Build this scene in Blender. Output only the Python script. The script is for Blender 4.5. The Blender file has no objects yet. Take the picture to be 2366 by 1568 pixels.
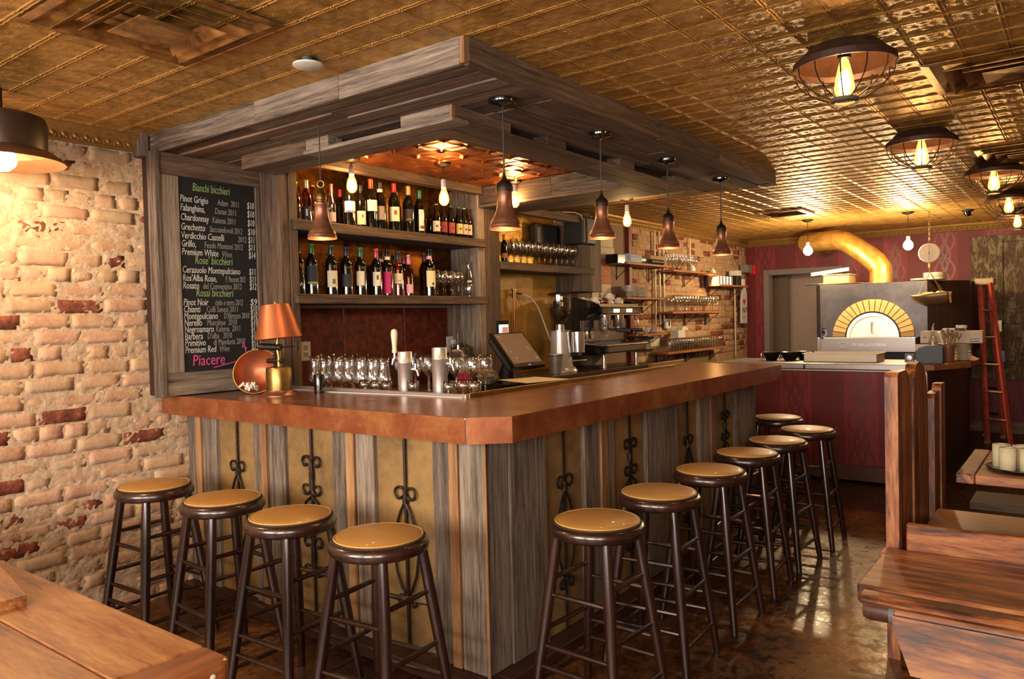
import bpy, math, random
from mathutils import Vector, Matrix, Euler
import numpy as np

random.seed(7)
rng = np.random.default_rng(7)
PI = math.pi
SC = bpy.context.scene
COL = SC.collection

# ---------------------------------------------------------------- camera, world, lights, exposure
cam_d = bpy.data.cameras.new('camera')
cam = bpy.data.objects.new('camera', cam_d)
COL.objects.link(cam)
cam_d.sensor_width = 36.0
cam_d.lens = 1768.7 / 2366 * 36.0
cam_d.clip_start = 0.05
yaw, pitch, roll = math.radians(36.938), math.radians(-1.473), math.radians(-1.374)
base = Matrix(((1, 0, 0), (0, 0, -1), (0, 1, 0)))
rot = Matrix.Rotation(yaw, 3, 'Z') @ base @ Matrix.Rotation(pitch, 3, 'X') @ Matrix.Rotation(roll, 3, 'Z')
cam.matrix_world = Matrix.Translation((3.93, 0, 1.45)) @ rot.to_4x4()
SC.camera = cam

world = bpy.data.worlds.new('world')
SC.world = world
world.use_nodes = True
bg = world.node_tree.nodes['Background']
bg.inputs[0].default_value = (0.75, 0.86, 1.0, 1)
bg.inputs[1].default_value = 1.0

SC.view_settings.view_transform = 'Standard'
SC.view_settings.look = 'None'
SC.view_settings.gamma = 1.0
SC.view_settings.use_curve_mapping = False
SC.view_settings.exposure = 0.85
cy = SC.cycles
cy.use_denoising = True
cy.max_bounces = 7
cy.diffuse_bounces = 3
cy.glossy_bounces = 3
cy.transmission_bounces = 3
cy.transparent_max_bounces = 20
cy.sample_clamp_indirect = 4.0
cy.caustics_reflective = False
cy.caustics_refractive = False


def area_light(name, loc, rot_e, sx, sy, power, col):
    l = bpy.data.lights.new(name, 'AREA')
    l.shape = 'RECTANGLE'
    l.size, l.size_y, l.energy, l.color = sx, sy, power, col
    o = bpy.data.objects.new(name, l)
    o.location = loc
    o.rotation_euler = rot_e
    COL.objects.link(o)
    return o


# daylight through the two street windows in the front wall, behind the camera
area_light('daylight_a', (1.45, -2.45, 1.72), (PI / 2, 0, 0), 2.0, 1.15, 98, (1.0, 0.93, 0.85)).rotation_euler = (PI / 2, 0, 0)
area_light('daylight_b', (3.85, -2.45, 1.72), (PI / 2, 0, 0), 1.6, 1.15, 86, (1.0, 0.93, 0.85))
area_light('side_fill_light', (4.95, -1.15, 1.6), (PI / 2, 0, PI / 2), 1.4, 1.2, 34, (1.0, 0.93, 0.85))  # unseen side light, added to brighten the long bar face

WARM = (1.0, 0.69, 0.36)


def bulb_light(name, loc, power, rad=0.03, col=WARM):
    l = bpy.data.lights.new(name, 'POINT')
    l.energy, l.color, l.shadow_soft_size = power, col, rad
    o = bpy.data.objects.new(name, l)
    o.location = loc
    COL.objects.link(o)
    return o


# ---------------------------------------------------------------- mesh builder
WL = {}


class MB:
    def __init__(s):
        s.v, s.f = [], []

    def add(s, vs, fs):
        n = len(s.v)
        s.v += [tuple(map(float, p)) for p in vs]
        s.f += [tuple(i + n for i in f) for f in fs]
        return s

    def box(s, x0, x1, y0, y1, z0, z1, m=None):
        vs = [(x, y, z) for z in (z0, z1) for y in (y0, y1) for x in (x0, x1)]
        if m is not None:
            vs = [m @ Vector(p) for p in vs]
        return s.add(vs, [(0, 2, 3, 1), (4, 5, 7, 6), (0, 1, 5, 4), (2, 6, 7, 3), (0, 4, 6, 2), (1, 3, 7, 5)])

    def bbox(s, x0, x1, y0, y1, z0, z1, b=0.003, m=None):
        """box with chamfered edges"""
        b = min(b, (x1 - x0) * .45, (y1 - y0) * .45, (z1 - z0) * .45)
        vs, idx = [], {}
        for ix, (X, sx) in enumerate(((x0, 1), (x1, -1))):
            for iy, (Y, sy) in enumerate(((y0, 1), (y1, -1))):
                for iz, (Z, sz) in enumerate(((z0, 1), (z1, -1))):
                    for a in range(3):
                        p = [X + sx * b, Y + sy * b, Z + sz * b]
                        p[a] = (X, Y, Z)[a]
                        idx[(ix, iy, iz, a)] = len(vs)
                        vs.append(tuple(p))
        fs = []
        I = idx
        for a in range(3):
            o1, o2 = [k for k in range(3) if k != a]
            for d in (0, 1):
                q = []
                for (u, w) in ((0, 0), (1, 0), (1, 1), (0, 1)):
                    t = [0, 0, 0]
                    t[a] = d
                    t[o1] = u
                    t[o2] = w
                    q.append(I[(*t, a)])
                if (d == 0) != (a == 1):
                    q.reverse()
                fs.append(tuple(q))
        for a in range(3):  # edges along axis a
            o1, o2 = [k for k in range(3) if k != a]
            for u in (0, 1):
                for w in (0, 1):
                    t0 = [0, 0, 0]
                    t0[o1], t0[o2] = u, w
                    t1 = list(t0)
                    t1[a] = 1
                    q = [I[(*t0, o1)], I[(*t1, o1)], I[(*t1, o2)], I[(*t0, o2)]]
                    fs.append(tuple(q))
        for ix in (0, 1):
            for iy in (0, 1):
                for iz in (0, 1):
                    fs.append((I[(ix, iy, iz, 0)], I[(ix, iy, iz, 1)], I[(ix, iy, iz, 2)]))
        if m is not None:
            vs = [m @ Vector(p) for p in vs]
        c = Vector((0, 0, 0))
        for p in vs:
            c += Vector(p)
        c /= len(vs)
        out = []
        for f in fs:
            P = [Vector(vs[i]) for i in f]
            n = (P[1] - P[0]).cross(P[2] - P[0])
            fc = sum(P, Vector((0, 0, 0))) / len(P)
            out.append(f if n.dot(fc - c) > 0 else tuple(reversed(f)))
        return s.add(vs, out)

    def lathe(s, prof, n=20, c=(0, 0, 0), m=None, cap=True, a0=0, a1=2 * PI):
        full = abs(a1 - a0 - 2 * PI) < 1e-6
        k = n if full else n + 1
        vs = []
        for r, z in prof:
            for i in range(k):
                a = a0 + (a1 - a0) * i / n
                vs.append((r * math.cos(a), r * math.sin(a), z))
        fs = []
        for j in range(len(prof) - 1):
            for i in range(n):
                i2 = (i + 1) % k
                fs.append((j * k + i, j * k + i2, (j + 1) * k + i2, (j + 1) * k + i))
        if cap and full:
            if prof[0][0] > 1e-4:
                fs.append(tuple(range(k - 1, -1, -1)))
            if prof[-1][0] > 1e-4:
                fs.append(tuple(range((len(prof) - 1) * k, len(prof) * k)))
        if m is not None:
            vs = [m @ Vector(p) for p in vs]
        return s.add([(p[0] + c[0], p[1] + c[1], p[2] + c[2]) for p in vs], fs)

    def tube(s, pts, r, n=8, closed=False, flat=None):
        """tube along pts; r number or list; flat=(a,b) scales the section"""
        P = [Vector(p) for p in pts]
        N = len(P)
        rr = r if isinstance(r, (list, tuple)) else [r] * N
        T = []
        for i in range(N):
            a = P[i - 1] if (i > 0 or closed) else P[i]
            b = P[(i + 1) % N] if (i < N - 1 or closed) else P[i]
            t = (b - a)
            T.append(t.normalized() if t.length > 1e-9 else Vector((0, 0, 1)))
        up = Vector((0, 0, 1)) if abs(T[0].z) < .9 else Vector((1, 0, 0))
        u = T[0].cross(up).normalized()
        vs, fs = [], []
        for i in range(N):
            u = (u - T[i] * u.dot(T[i])).normalized()
            w = T[i].cross(u)
            for k in range(n):
                a = 2 * PI * k / n
                ca, sa = math.cos(a) * rr[i], math.sin(a) * rr[i]
                if flat:
                    ca *= flat[0]
                    sa *= flat[1]
                vs.append(P[i] + u * ca + w * sa)
        M = N if closed else N - 1
        for i in range(M):
            j = (i + 1) % N
            for k in range(n):
                k2 = (k + 1) % n
                fs.append((i * n + k, i * n + k2, j * n + k2, j * n + k))
        if not closed:
            fs.append(tuple(range(n - 1, -1, -1)))
            fs.append(tuple(range((N - 1) * n, N * n)))
        return s.add(vs, fs)

    def prism(s, poly, h0, h1, axis='z', m=None):
        """extrude a 2-D polygon along an axis"""
        k = len(poly)

        def P(a, b, h):
            return {'z': (a, b, h), 'y': (a, h, b), 'x': (h, a, b)}[axis]
        vs = [P(a, b, h0) for a, b in poly] + [P(a, b, h1) for a, b in poly]
        fs = [tuple(range(k - 1, -1, -1)), tuple(range(k, 2 * k))] + [(i, (i + 1) % k, k + (i + 1) % k, k + i) for i in range(k)]
        if m is not None:
            vs = [m @ Vector(p) for p in vs]
        return s.add(vs, fs)

    def build(s, name, mat, parent=None, smooth=False, loc=None, kind=None, fix=True):
        me = bpy.data.meshes.new(name)
        off = Vector(WL.get(parent.name, (0, 0, 0))) if parent else Vector((0, 0, 0))
        o_loc = Vector(loc) if loc is not None else Vector((0, 0, 0))
        vs = s.v
        if parent is not None and loc is None and off.length > 0:
            vs = [(p[0] - off.x, p[1] - off.y, p[2] - off.z) for p in s.v]
        me.from_pydata(vs, [], s.f)
        if fix:
            import bmesh
            bm = bmesh.new()
            bm.from_mesh(me)
            bmesh.ops.recalc_face_normals(bm, faces=bm.faces)
            bm.to_mesh(me)
            bm.free()
        if smooth:
            me.polygons.foreach_set('use_smooth', [True] * len(me.polygons))
            if smooth != 'all':
                me.set_sharp_from_angle(angle=math.radians(38))
        me.materials.append(mat)
        o = bpy.data.objects.new(name, me)
        COL.objects.link(o)
        if parent is not None:
            o.parent = parent
            WL[o.name] = tuple(off + o_loc)
        else:
            WL[o.name] = tuple(o_loc)
        o.location = o_loc
        if kind:
            o['kind'] = kind
        return o


def T(name, label, cat, loc=(0, 0, 0), group=None, rz=0.0):
    o = bpy.data.objects.new(name, None)
    o.empty_display_size = .1
    COL.objects.link(o)
    o.location = loc
    o.rotation_euler = (0, 0, rz)
    o['label'], o['category'] = label, cat
    if group:
        o['group'] = group
    WL[o.name] = tuple(loc)
    return o


def tag(o, label, cat, group=None):
    o['label'], o['category'] = label, cat
    if group:
        o['group'] = group
    return o


def S(name):
    """empty that carries a piece of the setting"""
    o = bpy.data.objects.new(name, None)
    o.empty_display_size = .1
    COL.objects.link(o)
    o['kind'] = 'structure'
    WL[o.name] = (0, 0, 0)
    return o


def dup(root, loc, rz=0.0, label=None, group=None, scale=None):
    def cp(o, par):
        c = o.copy()
        COL.objects.link(c)
        c.parent = par
        for ch in o.children:
            cp(ch, c)
        return c
    r = cp(root, None)
    r.location = loc
    r.rotation_euler = (0, 0, rz)
    if scale:
        r.scale = scale
    if label:
        r['label'] = label
    if group:
        r['group'] = group
    return r


def place(first, proto, loc, rz=0.0, label=None, group=None, scale=None):
    if first[0]:
        first[0] = False
        proto.location = loc
        proto.rotation_euler = (0, 0, rz)
        if scale:
            proto.scale = scale
        if label:
            proto['label'] = label
        if group:
            proto['group'] = group
        return proto
    return dup(proto, loc, rz, label, group, scale)


# ---------------------------------------------------------------- materials
class NT:
    def __init__(s, name):
        s.m = bpy.data.materials.new(name)
        s.m.use_nodes = True
        s.t = s.m.node_tree
        s.b = s.t.nodes['Principled BSDF']
        s.out = s.t.nodes['Material Output']

    def n(s, typ, **kw):
        o = s.t.nodes.new(typ)
        for k, v in kw.items():
            if k.startswith('i_'):
                key = k[2:]
                o.inputs[int(key) if key.isdigit() else key].default_value = v
            else:
                setattr(o, k, v)
        return o

    def l(s, a, b):
        s.t.links.new(a, b)

    def math(s, op, a, b=None, c=None, clamp=False):
        o = s.n('ShaderNodeMath', operation=op)
        o.use_clamp = clamp
        for i, x in enumerate((a, b, c)):
            if x is None:
                continue
            if isinstance(x, (int, float)):
                o.inputs[i].default_value = x
            else:
                s.l(x, o.inputs[i])
        return o.outputs[0]

    def coords(s, scale=(1, 1, 1), rand=True, rotz=0.0):
        tc = s.n('ShaderNodeTexCoord')
        mp = s.n('ShaderNodeMapping')
        mp.inputs['Scale'].default_value = scale
        mp.inputs['Rotation'].default_value = (0, 0, rotz)
        s.l(tc.outputs['Object'], mp.inputs[0])
        if rand:
            oi = s.n('ShaderNodeObjectInfo')
            r = s.math('MULTIPLY', oi.outputs['Random'], 37.0)
            ad = s.n('ShaderNodeVectorMath', operation='ADD')
            s.l(mp.outputs[0], ad.inputs[0])
            s.l(r, ad.inputs[1])
            return ad.outputs[0]
        return mp.outputs[0]

    def noise(s, vec, scale=5.0, detail=4.0, rough=.6, dist=0.0):
        o = s.n('ShaderNodeTexNoise')
        o.inputs['Scale'].default_value = scale
        o.inputs['Detail'].default_value = detail
        o.inputs['Roughness'].default_value = rough
        o.inputs['Distortion'].default_value = dist
        s.l(vec, o.inputs['Vector'])
        return o.outputs[0]

    def ramp(s, fac, stops, interp='LINEAR'):
        o = s.n('ShaderNodeValToRGB')
        cr = o.color_ramp
        cr.interpolation = interp
        while len(cr.elements) < len(stops):
            cr.elements.new(.5)
        for e, (p, c) in zip(cr.elements, stops):
            e.position = p
            e.color = (*c, 1) if len(c) == 3 else c
        s.l(fac, o.inputs[0])
        return o.outputs[0]

    def mix(s, fac, a, b, mode='MIX'):
        o = s.n('ShaderNodeMix', data_type='RGBA', blend_type=mode)
        for sock, x in ((o.inputs[0], fac), (o.inputs[6], a), (o.inputs[7], b)):
            if isinstance(x, (int, float)):
                sock.default_value = x
            elif isinstance(x, tuple):
                sock.default_value = (*x, 1) if len(x) == 3 else x
            else:
                s.l(x, sock)
        return o.outputs[2]

    def rng(s, fac, lo, hi):
        o = s.n('ShaderNodeMapRange')
        o.inputs['To Min'].default_value = lo
        o.inputs['To Max'].default_value = hi
        s.l(fac, o.inputs[0])
        return o.outputs[0]

    def bump(s, h, strength=.3, dist=.01):
        o = s.n('ShaderNodeBump')
        o.inputs['Strength'].default_value = strength
        o.inputs['Distance'].default_value = dist
        s.l(h, o.inputs['Height'])
        s.l(o.outputs[0], s.b.inputs['Normal'])
        return o

    def base(s, c, rough=.5, metal=0.0):
        for key, x in (('Base Color', c), ('Roughness', rough), ('Metallic', metal)):
            if isinstance(x, (int, float)):
                s.b.inputs[key].default_value = x
            elif isinstance(x, tuple):
                s.b.inputs[key].default_value = (*x, 1)
            else:
                s.l(x, s.b.inputs[key])
        return s.m


def rgb(h):
    """sRGB 0-255 triple to linear"""
    return tuple(((c / 255) / 12.92 if c / 255 <= .04045 else ((c / 255 + .055) / 1.055) ** 2.4) for c in h)


def plain(name, c, rough=.5, metal=0.0, var=.12, bump=0.0, scale=30, coat=0.0, rand=0.0):
    t = NT(name)
    v = t.coords()
    nz = t.noise(v, scale, 3)
    c = rgb(c)
    col = t.ramp(nz, [(.3, tuple(x * (1 - var) for x in c)), (.7, tuple(min(1, x * (1 + var)) for x in c))])
    if rand:
        oi = t.n('ShaderNodeObjectInfo')
        col = t.mix(1.0, col, t.ramp(oi.outputs['Random'], [(0, (1 - rand,) * 3), (1, (1 + rand,) * 3)]), 'MULTIPLY')
    t.base(col, rough, metal)
    if bump:
        t.bump(nz, bump, .003)
    t.b.inputs['Coat Weight'].default_value = coat
    return t.m


def woodgrain(name, axis, stops, rough=(.5, .8), fine=60, coarse=6, stretch=.06, bump=.5, rand=.25, knots=False, coat=0.0, wave=0.0):
    """grain runs along the given object axis"""
    t = NT(name)
    a = 'xyz'.index(axis)
    sc = [1, 1, 1]
    sc[a] = stretch
    v = t.coords(tuple(sc))
    n1 = t.noise(v, fine, 5, .65, .3)
    n2 = t.noise(v, coarse, 3, .6, wave)
    n3 = t.noise(v, fine * 4, 3, .7)
    f = t.math('ADD', t.math('ADD', t.math('MULTIPLY', n1, .45), t.math('MULTIPLY', n2, .38)), t.math('MULTIPLY', n3, .17))
    col = t.ramp(f, [(p, rgb(c)) for p, c in stops])
    oi = t.n('ShaderNodeObjectInfo')
    if rand:
        col = t.mix(1.0, col, t.ramp(oi.outputs['Random'], [(0, (1 - rand,) * 3), (1, (1 + rand * .6,) * 3)]), 'MULTIPLY')
    if knots:
        sc2 = [1, 1, 1]
        sc2[a] = .45
        vk = t.coords(tuple(sc2))
        vo = t.n('ShaderNodeTexVoronoi')
        vo.inputs['Scale'].default_value = 5.0
        t.l(vk, vo.inputs['Vector'])
        kf = t.ramp(vo.outputs['Distance'], [(0.03, (1, 1, 1)), (.09, (.35, .35, .35)), (.16, (0, 0, 0))])
        col = t.mix(kf, col, rgb((58, 30, 20)))
    t.base(col, t.rng(n1, *rough), 0.0)
    t.bump(n1, bump, .002)
    t.b.inputs['Coat Weight'].default_value = coat
    t.b.inputs['Coat Roughness'].default_value = .15
    return t.m


GREY = [(.38, (54, 43, 35)), (.46, (104, 88, 74)), (.54, (136, 118, 101)), (.64, (170, 151, 131))]
BROWN = [(.38, (34, 24, 18)), (.46, (78, 58, 44)), (.55, (106, 82, 64)), (.65, (140, 113, 90))]
M = {}
for ax in 'xyz':
    M['grey_' + ax] = woodgrain('weathered_grey_wood_' + ax, ax, GREY, (.7, .9), 70, 5, .05, .7, .28)
    M['brown_' + ax] = woodgrain('weathered_brown_wood_' + ax, ax, BROWN, (.65, .9), 70, 5, .05, .7, .25)
    M['orange_' + ax] = woodgrain('fresh_cut_strip_' + ax, ax, [(.38, (104, 70, 42)), (.5, (152, 108, 68)), (.62, (182, 136, 90))], (.6, .8), 50, 5, .06, .3, .2)
    M['pine_' + ax] = woodgrain('burnt_pine_' + ax, ax, [(.40, (46, 24, 17)), (.46, (106, 56, 30)), (.52, (160, 92, 48)), (.61, (196, 136, 78))], (.4, .6), 26, 5, .13, .25, .12, True, .15, 1.8)
M['tabletop'] = woodgrain('varnished_table_oak', 'x', [(.39, (78, 42, 22)), (.46, (134, 78, 40)), (.53, (162, 102, 54)), (.63, (184, 130, 76))], (.3, .5), 30, 4.5, .16, .15, .12, False, .25, 1.6)
M['shelfwood'] = woodgrain('far_shelf_wood', 'y', [(.40, (112, 62, 30)), (.5, (152, 90, 46)), (.62, (180, 116, 66))], (.5, .7), 50, 4, .06, .2, .15)
M['darkwood'] = woodgrain('dark_wood_panel', 'z', [(.35, (26, 14, 10)), (.55, (52, 30, 20)), (.7, (78, 44, 28))], (.45, .65), 40, 3, .06, .2, .2)
M['stoolwood'] = woodgrain('espresso_stained_wood', 'z', [(.3, (24, 12, 9)), (.5, (44, 22, 16)), (.7, (62, 32, 23))], (.22, .34), 40, 4, .08, .06, .1, False, .5)
M['leather'] = plain('tan_seat_leather', (178, 126, 60), .42, 0, .1, .25, 260, .1)
M['thread'] = plain('dark_seam_thread', (50, 28, 16), .7)
M['piping'] = plain('pale_piping', (200, 160, 90), .5)
M['iron'] = plain('wrought_iron', (52, 40, 34), .5, .7, .3, .4, 60)
M['black'] = plain('matte_black', (16, 15, 15), .5, 0, .1)
M['gloss_black'] = plain('gloss_black_plastic', (12, 12, 14), .18, 0, .1, coat=.4)
M['white'] = plain('white_plastic', (214, 206, 196), .4, 0, .03)
M['cream'] = plain('cream_plastic', (232, 214, 184), .4, 0, .04)
M['porcelain'] = plain('porcelain', (226, 216, 204), .12, 0, .03)
M['chrome'] = plain('chrome', (222, 218, 214), .14, .92, .03)
M['steel'] = plain('brushed_steel', (196, 188, 182), .34, .75, .06, .05, 90)
M['darksteel'] = plain('dark_polished_steel', (120, 108, 100), .25, .95, .06)
M['kitchensteel'] = plain('kitchen_steel', (150, 142, 140), .36, .8, .06, .05, 60)
M['silver'] = plain('silver_grey_enamel', (186, 182, 182), .3, .35, .03, coat=.4)
M['brass'] = plain('aged_brass', (142, 116, 66), .34, .95, .2, .1, 20)
M['copper'] = plain('bright_copper', (186, 114, 76), .34, .95, .15, .1, 14)
M['lampcopper'] = plain('rubbed_copper', (172, 100, 66), .42, .7, .12, .08, 14)
M['bronze'] = plain('brown_bronze_lacquer', (132, 86, 62), .36, .6, .15, .1, 40)
M['paper'] = plain('paper', (224, 206, 178), .8, 0, .06, .1, 60)
M['pinkpaper'] = plain('pink_paper', (206, 130, 96), .8, 0, .06)
M['grey'] = plain('mid_grey', (120, 112, 106), .6)
M['beige'] = plain('beige_wall_paint', (142, 116, 86), .8, 0, .05)
M['doorpaint'] = plain('grey_door_frame_paint', (120, 104, 96), .5, 0, .04)
M['roomwall'] = plain('warm_plaster', (150, 122, 100), .85, 0, .08, .2, 20)
M['cloth'] = plain('linen_cloth', (222, 204, 160), .9, 0, .06, .5, 200)
M['red'] = plain('ladder_red_fibreglass', (186, 82, 64), .6, 0, .25, .1, 20)
M['coffee'] = plain('coffee_beans', (34, 20, 14), .5, 0, .4, 1.0, 120)


def m_glass(name, tint=(1, 1, 1), lo=.05, hi=.55, rough=.02):
    t = NT(name)
    tr = t.n('ShaderNodeBsdfTransparent')
    tr.inputs[0].default_value = (*tint, 1)
    gl = t.n('ShaderNodeBsdfGlossy')
    gl.inputs['Roughness'].default_value = rough
    lw = t.n('ShaderNodeLayerWeight')
    lw.inputs['Blend'].default_value = .35
    fac = t.rng(lw.outputs['Facing'], lo, hi)
    mx = t.n('ShaderNodeMixShader')
    t.l(fac, mx.inputs[0])
    t.l(tr.outputs[0], mx.inputs[1])
    t.l(gl.outputs[0], mx.inputs[2])
    t.l(mx.outputs[0], t.out.inputs[0])
    return t.m


M['glass'] = m_glass('clear_glass', (.92, .93, .92), .15, .95)
M['bulbglass'] = m_glass('amber_bulb_glass', (1.0, .86, .6), .04, .35)
_nt = M['bulbglass'].node_tree
_em = _nt.nodes.new('ShaderNodeEmission')
_em.inputs[0].default_value = (1.0, .52, .16, 1)
_em.inputs[1].default_value = .55
_ad = _nt.nodes.new('ShaderNodeAddShader')
_o = _nt.nodes['Material Output']
_src = _o.inputs[0].links[0].from_socket
_nt.links.new(_src, _ad.inputs[0])
_nt.links.new(_em.outputs[0], _ad.inputs[1])
_nt.links.new(_ad.outputs[0], _o.inputs[0])
M['hopper'] = m_glass('smoky_plastic', (.82, .78, .72), .08, .5)
M['bottle_dark'] = plain('dark_green_black_bottle_glass', (14, 15, 10), .06, 0, .1, coat=.6)
M['bottle_green'] = m_glass('green_bottle_glass', (.10, .16, .05), .1, .6)
M['bottle_amber'] = m_glass('amber_bottle_glass', (.5, .2, .05), .1, .6)
M['bottle_rose'] = m_glass('rose_wine_glass', (.85, .32, .22), .1, .6)


def m_emit(name, c, strength):
    t = NT(name)
    t.b.inputs['Base Color'].default_value = (*c, 1)
    t.b.inputs['Emission Color'].default_value = (*c, 1)
    t.b.inputs['Emission Strength'].default_value = strength
    return t.m


M['filament'] = m_emit('glowing_filament', (1.0, .62, .26), 45)
M['whitebulb'] = m_emit('frosted_bulb_glow', (1.0, .78, .46), 60)


def paint(name, c, rough=.5, metal=0.0, **k):
    key = 'p_' + name
    if key not in M:
        M[key] = plain(name, c, rough, metal, .05, **k)
    return M[key]


# ceiling tin
def m_tin(name, cols, rough, hs, strength, metal=.9):
    t = NT(name)
    v = t.coords((1, 1, 1), True)
    n1 = t.noise(v, 9, 4, .6, .6)
    n2 = t.noise(v, hs, 3, .6)
    col = t.ramp(n1, [(.3, rgb(cols[0])), (.5, rgb(cols[1])), (.72, rgb(cols[2]))])
    t.base(col, t.rng(n1, *rough), metal)
    t.bump(n2, strength, .004)
    return t.m


M['tin'] = m_tin('brass_tin_ceiling', ((158, 118, 56), (196, 150, 78), (216, 172, 98)), (.27, .38), 170, .8, .5)
M['tincopper'] = m_tin('copper_tin_ceiling', ((140, 72, 34), (176, 96, 46), (198, 120, 62)), (.28, .36), 60, .03, .85)
M['tindark'] = m_tin('dark_amber_tin', ((60, 34, 10), (110, 68, 20), (140, 90, 34)), (.2, .35), 60, .35)
M['tingold'] = m_tin('hammered_gold_tin', ((150, 104, 34), (200, 148, 60), (224, 178, 84)), (.25, .35), 50, .8)
M['foil'] = m_tin('gold_foil_duct', ((170, 128, 56), (198, 156, 80), (216, 178, 104)), (.36, .46), 14, .35, .75)
M['ventmetal'] = m_tin('tarnished_brass_vent', ((70, 44, 22), (150, 106, 54), (206, 162, 92)), (.3, .45), 12, .1, .6)
M['cornice'] = plain('gilt_cornice', (170, 130, 72), .45, .6, .2, .2, 40)
M['plinth'] = plain('dark_red_brown_plinth', (62, 34, 24), .5, 0, .2, .1, 20)


def m_mottled(name, stops, scale, rough, metal, bump=.1, detail=6):
    t = NT(name)
    v = t.coords((1, 1, 1), True)
    n1 = t.noise(v, scale, detail, .75, .2)
    t.base(t.ramp(n1, [(p, rgb(c)) for p, c in stops]), rough, metal)
    t.bump(n1, bump, .002)
    return t.m


M['redpanel'] = m_mottled('oxblood_copper_panel', [(.36, (54, 20, 12)), (.5, (98, 34, 15)), (.66, (130, 50, 24))], 20, .5, .35)
M['counter_copper'] = m_mottled('worn_copper_countertop', [(.35, (108, 66, 48)), (.5, (140, 90, 66)), (.65, (170, 116, 86))], 5, .27, .6, .04)
M['band_copper'] = m_mottled('patinated_copper_band', [(.36, (134, 72, 44)), (.5, (160, 94, 58)), (.64, (180, 128, 76))], 3.5, .36, .6, .04)
M['brass_panel'] = m_mottled('brushed_gold_panel', [(.3, (112, 86, 56)), (.5, (154, 120, 74)), (.7, (176, 140, 82))], 4, .5, .25, .08)
M['goldpaint'] = m_mottled('ochre_painted_panel', [(.3, (150, 108, 44)), (.5, (190, 144, 68)), (.7, (204, 160, 84))], 3, .55, .15, .05)
M['ovenfront'] = m_mottled('blackened_steel_oven', [(.3, (66, 64, 66)), (.5, (82, 78, 80)), (.7, (100, 96, 98))], 2, .4, .8, .03)


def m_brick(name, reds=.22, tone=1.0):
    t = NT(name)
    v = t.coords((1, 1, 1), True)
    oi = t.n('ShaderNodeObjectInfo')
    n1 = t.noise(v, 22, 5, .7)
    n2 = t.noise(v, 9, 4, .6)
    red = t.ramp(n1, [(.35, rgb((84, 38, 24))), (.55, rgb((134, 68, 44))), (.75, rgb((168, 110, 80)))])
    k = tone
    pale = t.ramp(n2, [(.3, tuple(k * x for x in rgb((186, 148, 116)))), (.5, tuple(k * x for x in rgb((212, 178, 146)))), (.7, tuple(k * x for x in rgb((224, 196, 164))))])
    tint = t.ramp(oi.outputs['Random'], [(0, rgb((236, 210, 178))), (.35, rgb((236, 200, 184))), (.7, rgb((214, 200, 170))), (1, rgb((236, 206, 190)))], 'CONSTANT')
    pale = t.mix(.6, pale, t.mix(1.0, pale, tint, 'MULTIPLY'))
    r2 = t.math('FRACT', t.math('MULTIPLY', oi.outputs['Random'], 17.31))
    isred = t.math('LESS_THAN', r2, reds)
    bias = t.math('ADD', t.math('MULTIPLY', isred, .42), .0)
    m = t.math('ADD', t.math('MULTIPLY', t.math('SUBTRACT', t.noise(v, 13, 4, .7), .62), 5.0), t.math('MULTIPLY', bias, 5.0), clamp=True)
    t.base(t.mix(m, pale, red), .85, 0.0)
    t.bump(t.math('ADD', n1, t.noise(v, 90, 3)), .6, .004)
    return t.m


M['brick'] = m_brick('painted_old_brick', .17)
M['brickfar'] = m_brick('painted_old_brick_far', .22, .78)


def m_mortar(name, c0, c1):
    t = NT(name)
    v = t.coords((1, 1, 1), False)
    n1 = t.noise(v, 30, 6, .75)
    t.base(t.ramp(n1, [(.35, rgb(c0)), (.65, rgb(c1))]), .95, 0)
    t.bump(n1, .9, .012)
    return t.m


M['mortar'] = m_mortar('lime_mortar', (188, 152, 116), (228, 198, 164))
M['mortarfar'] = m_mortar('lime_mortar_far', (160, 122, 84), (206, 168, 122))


def m_wallpaper(name, horiz='x'):
    """red stripes; every second stripe carries a thin ogee ornament"""
    t = NT(name)
    tc = t.n('ShaderNodeTexCoord')
    sp = t.n('ShaderNodeSeparateXYZ')
    t.l(tc.outputs['Object'], sp.inputs[0])
    x = sp.outputs[0 if horiz == 'x' else 1]
    z = sp.outputs[2]
    u = t.math('FRACT', t.math('DIVIDE', x, .54))
    band = t.math('GREATER_THAN', u, .5)
    nz = t.noise(tc.outputs['Object'], 60, 3)
    c_a = t.ramp(nz, [(.3, rgb((98, 20, 22))), (.7, rgb((108, 24, 27)))])
    c_b = t.ramp(nz, [(.3, rgb((122, 31, 33))), (.7, rgb((132, 37, 39)))])
    w = t.math('SUBTRACT', t.math('MULTIPLY', t.math('SUBTRACT', u, .5), 4.0), 1.0)   # -1..1 across an ornamented stripe
    aw = t.math('ABSOLUTE', w)
    masks = []
    for amp, ph, fr in ((.75, 0.0, 18.0), (.42, 1.57, 18.0), (.2, .6, 36.0)):
        s_ = t.math('MULTIPLY', t.math('ABSOLUTE', t.math('SINE', t.math('ADD', t.math('MULTIPLY', z, fr / 2), ph))), amp)
        d = t.math('ABSOLUTE', t.math('SUBTRACT', aw, s_))
        masks.append(t.math('LESS_THAN', d, .075))
    mk = t.math('MAXIMUM', t.math('MAXIMUM', masks[0], masks[1]), masks[2])
    mk = t.math('MULTIPLY', mk, band)
    col = t.mix(band, c_a, c_b)
    col = t.mix(t.math('MULTIPLY', mk, .7), col, rgb((84, 16, 20)))
    t.base(col, t.math('SUBTRACT', .6, t.math('MULTIPLY', mk, .15)), 0.0)
    return t.m


M['wallpaper'] = m_wallpaper('red_damask_wallpaper')


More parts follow.
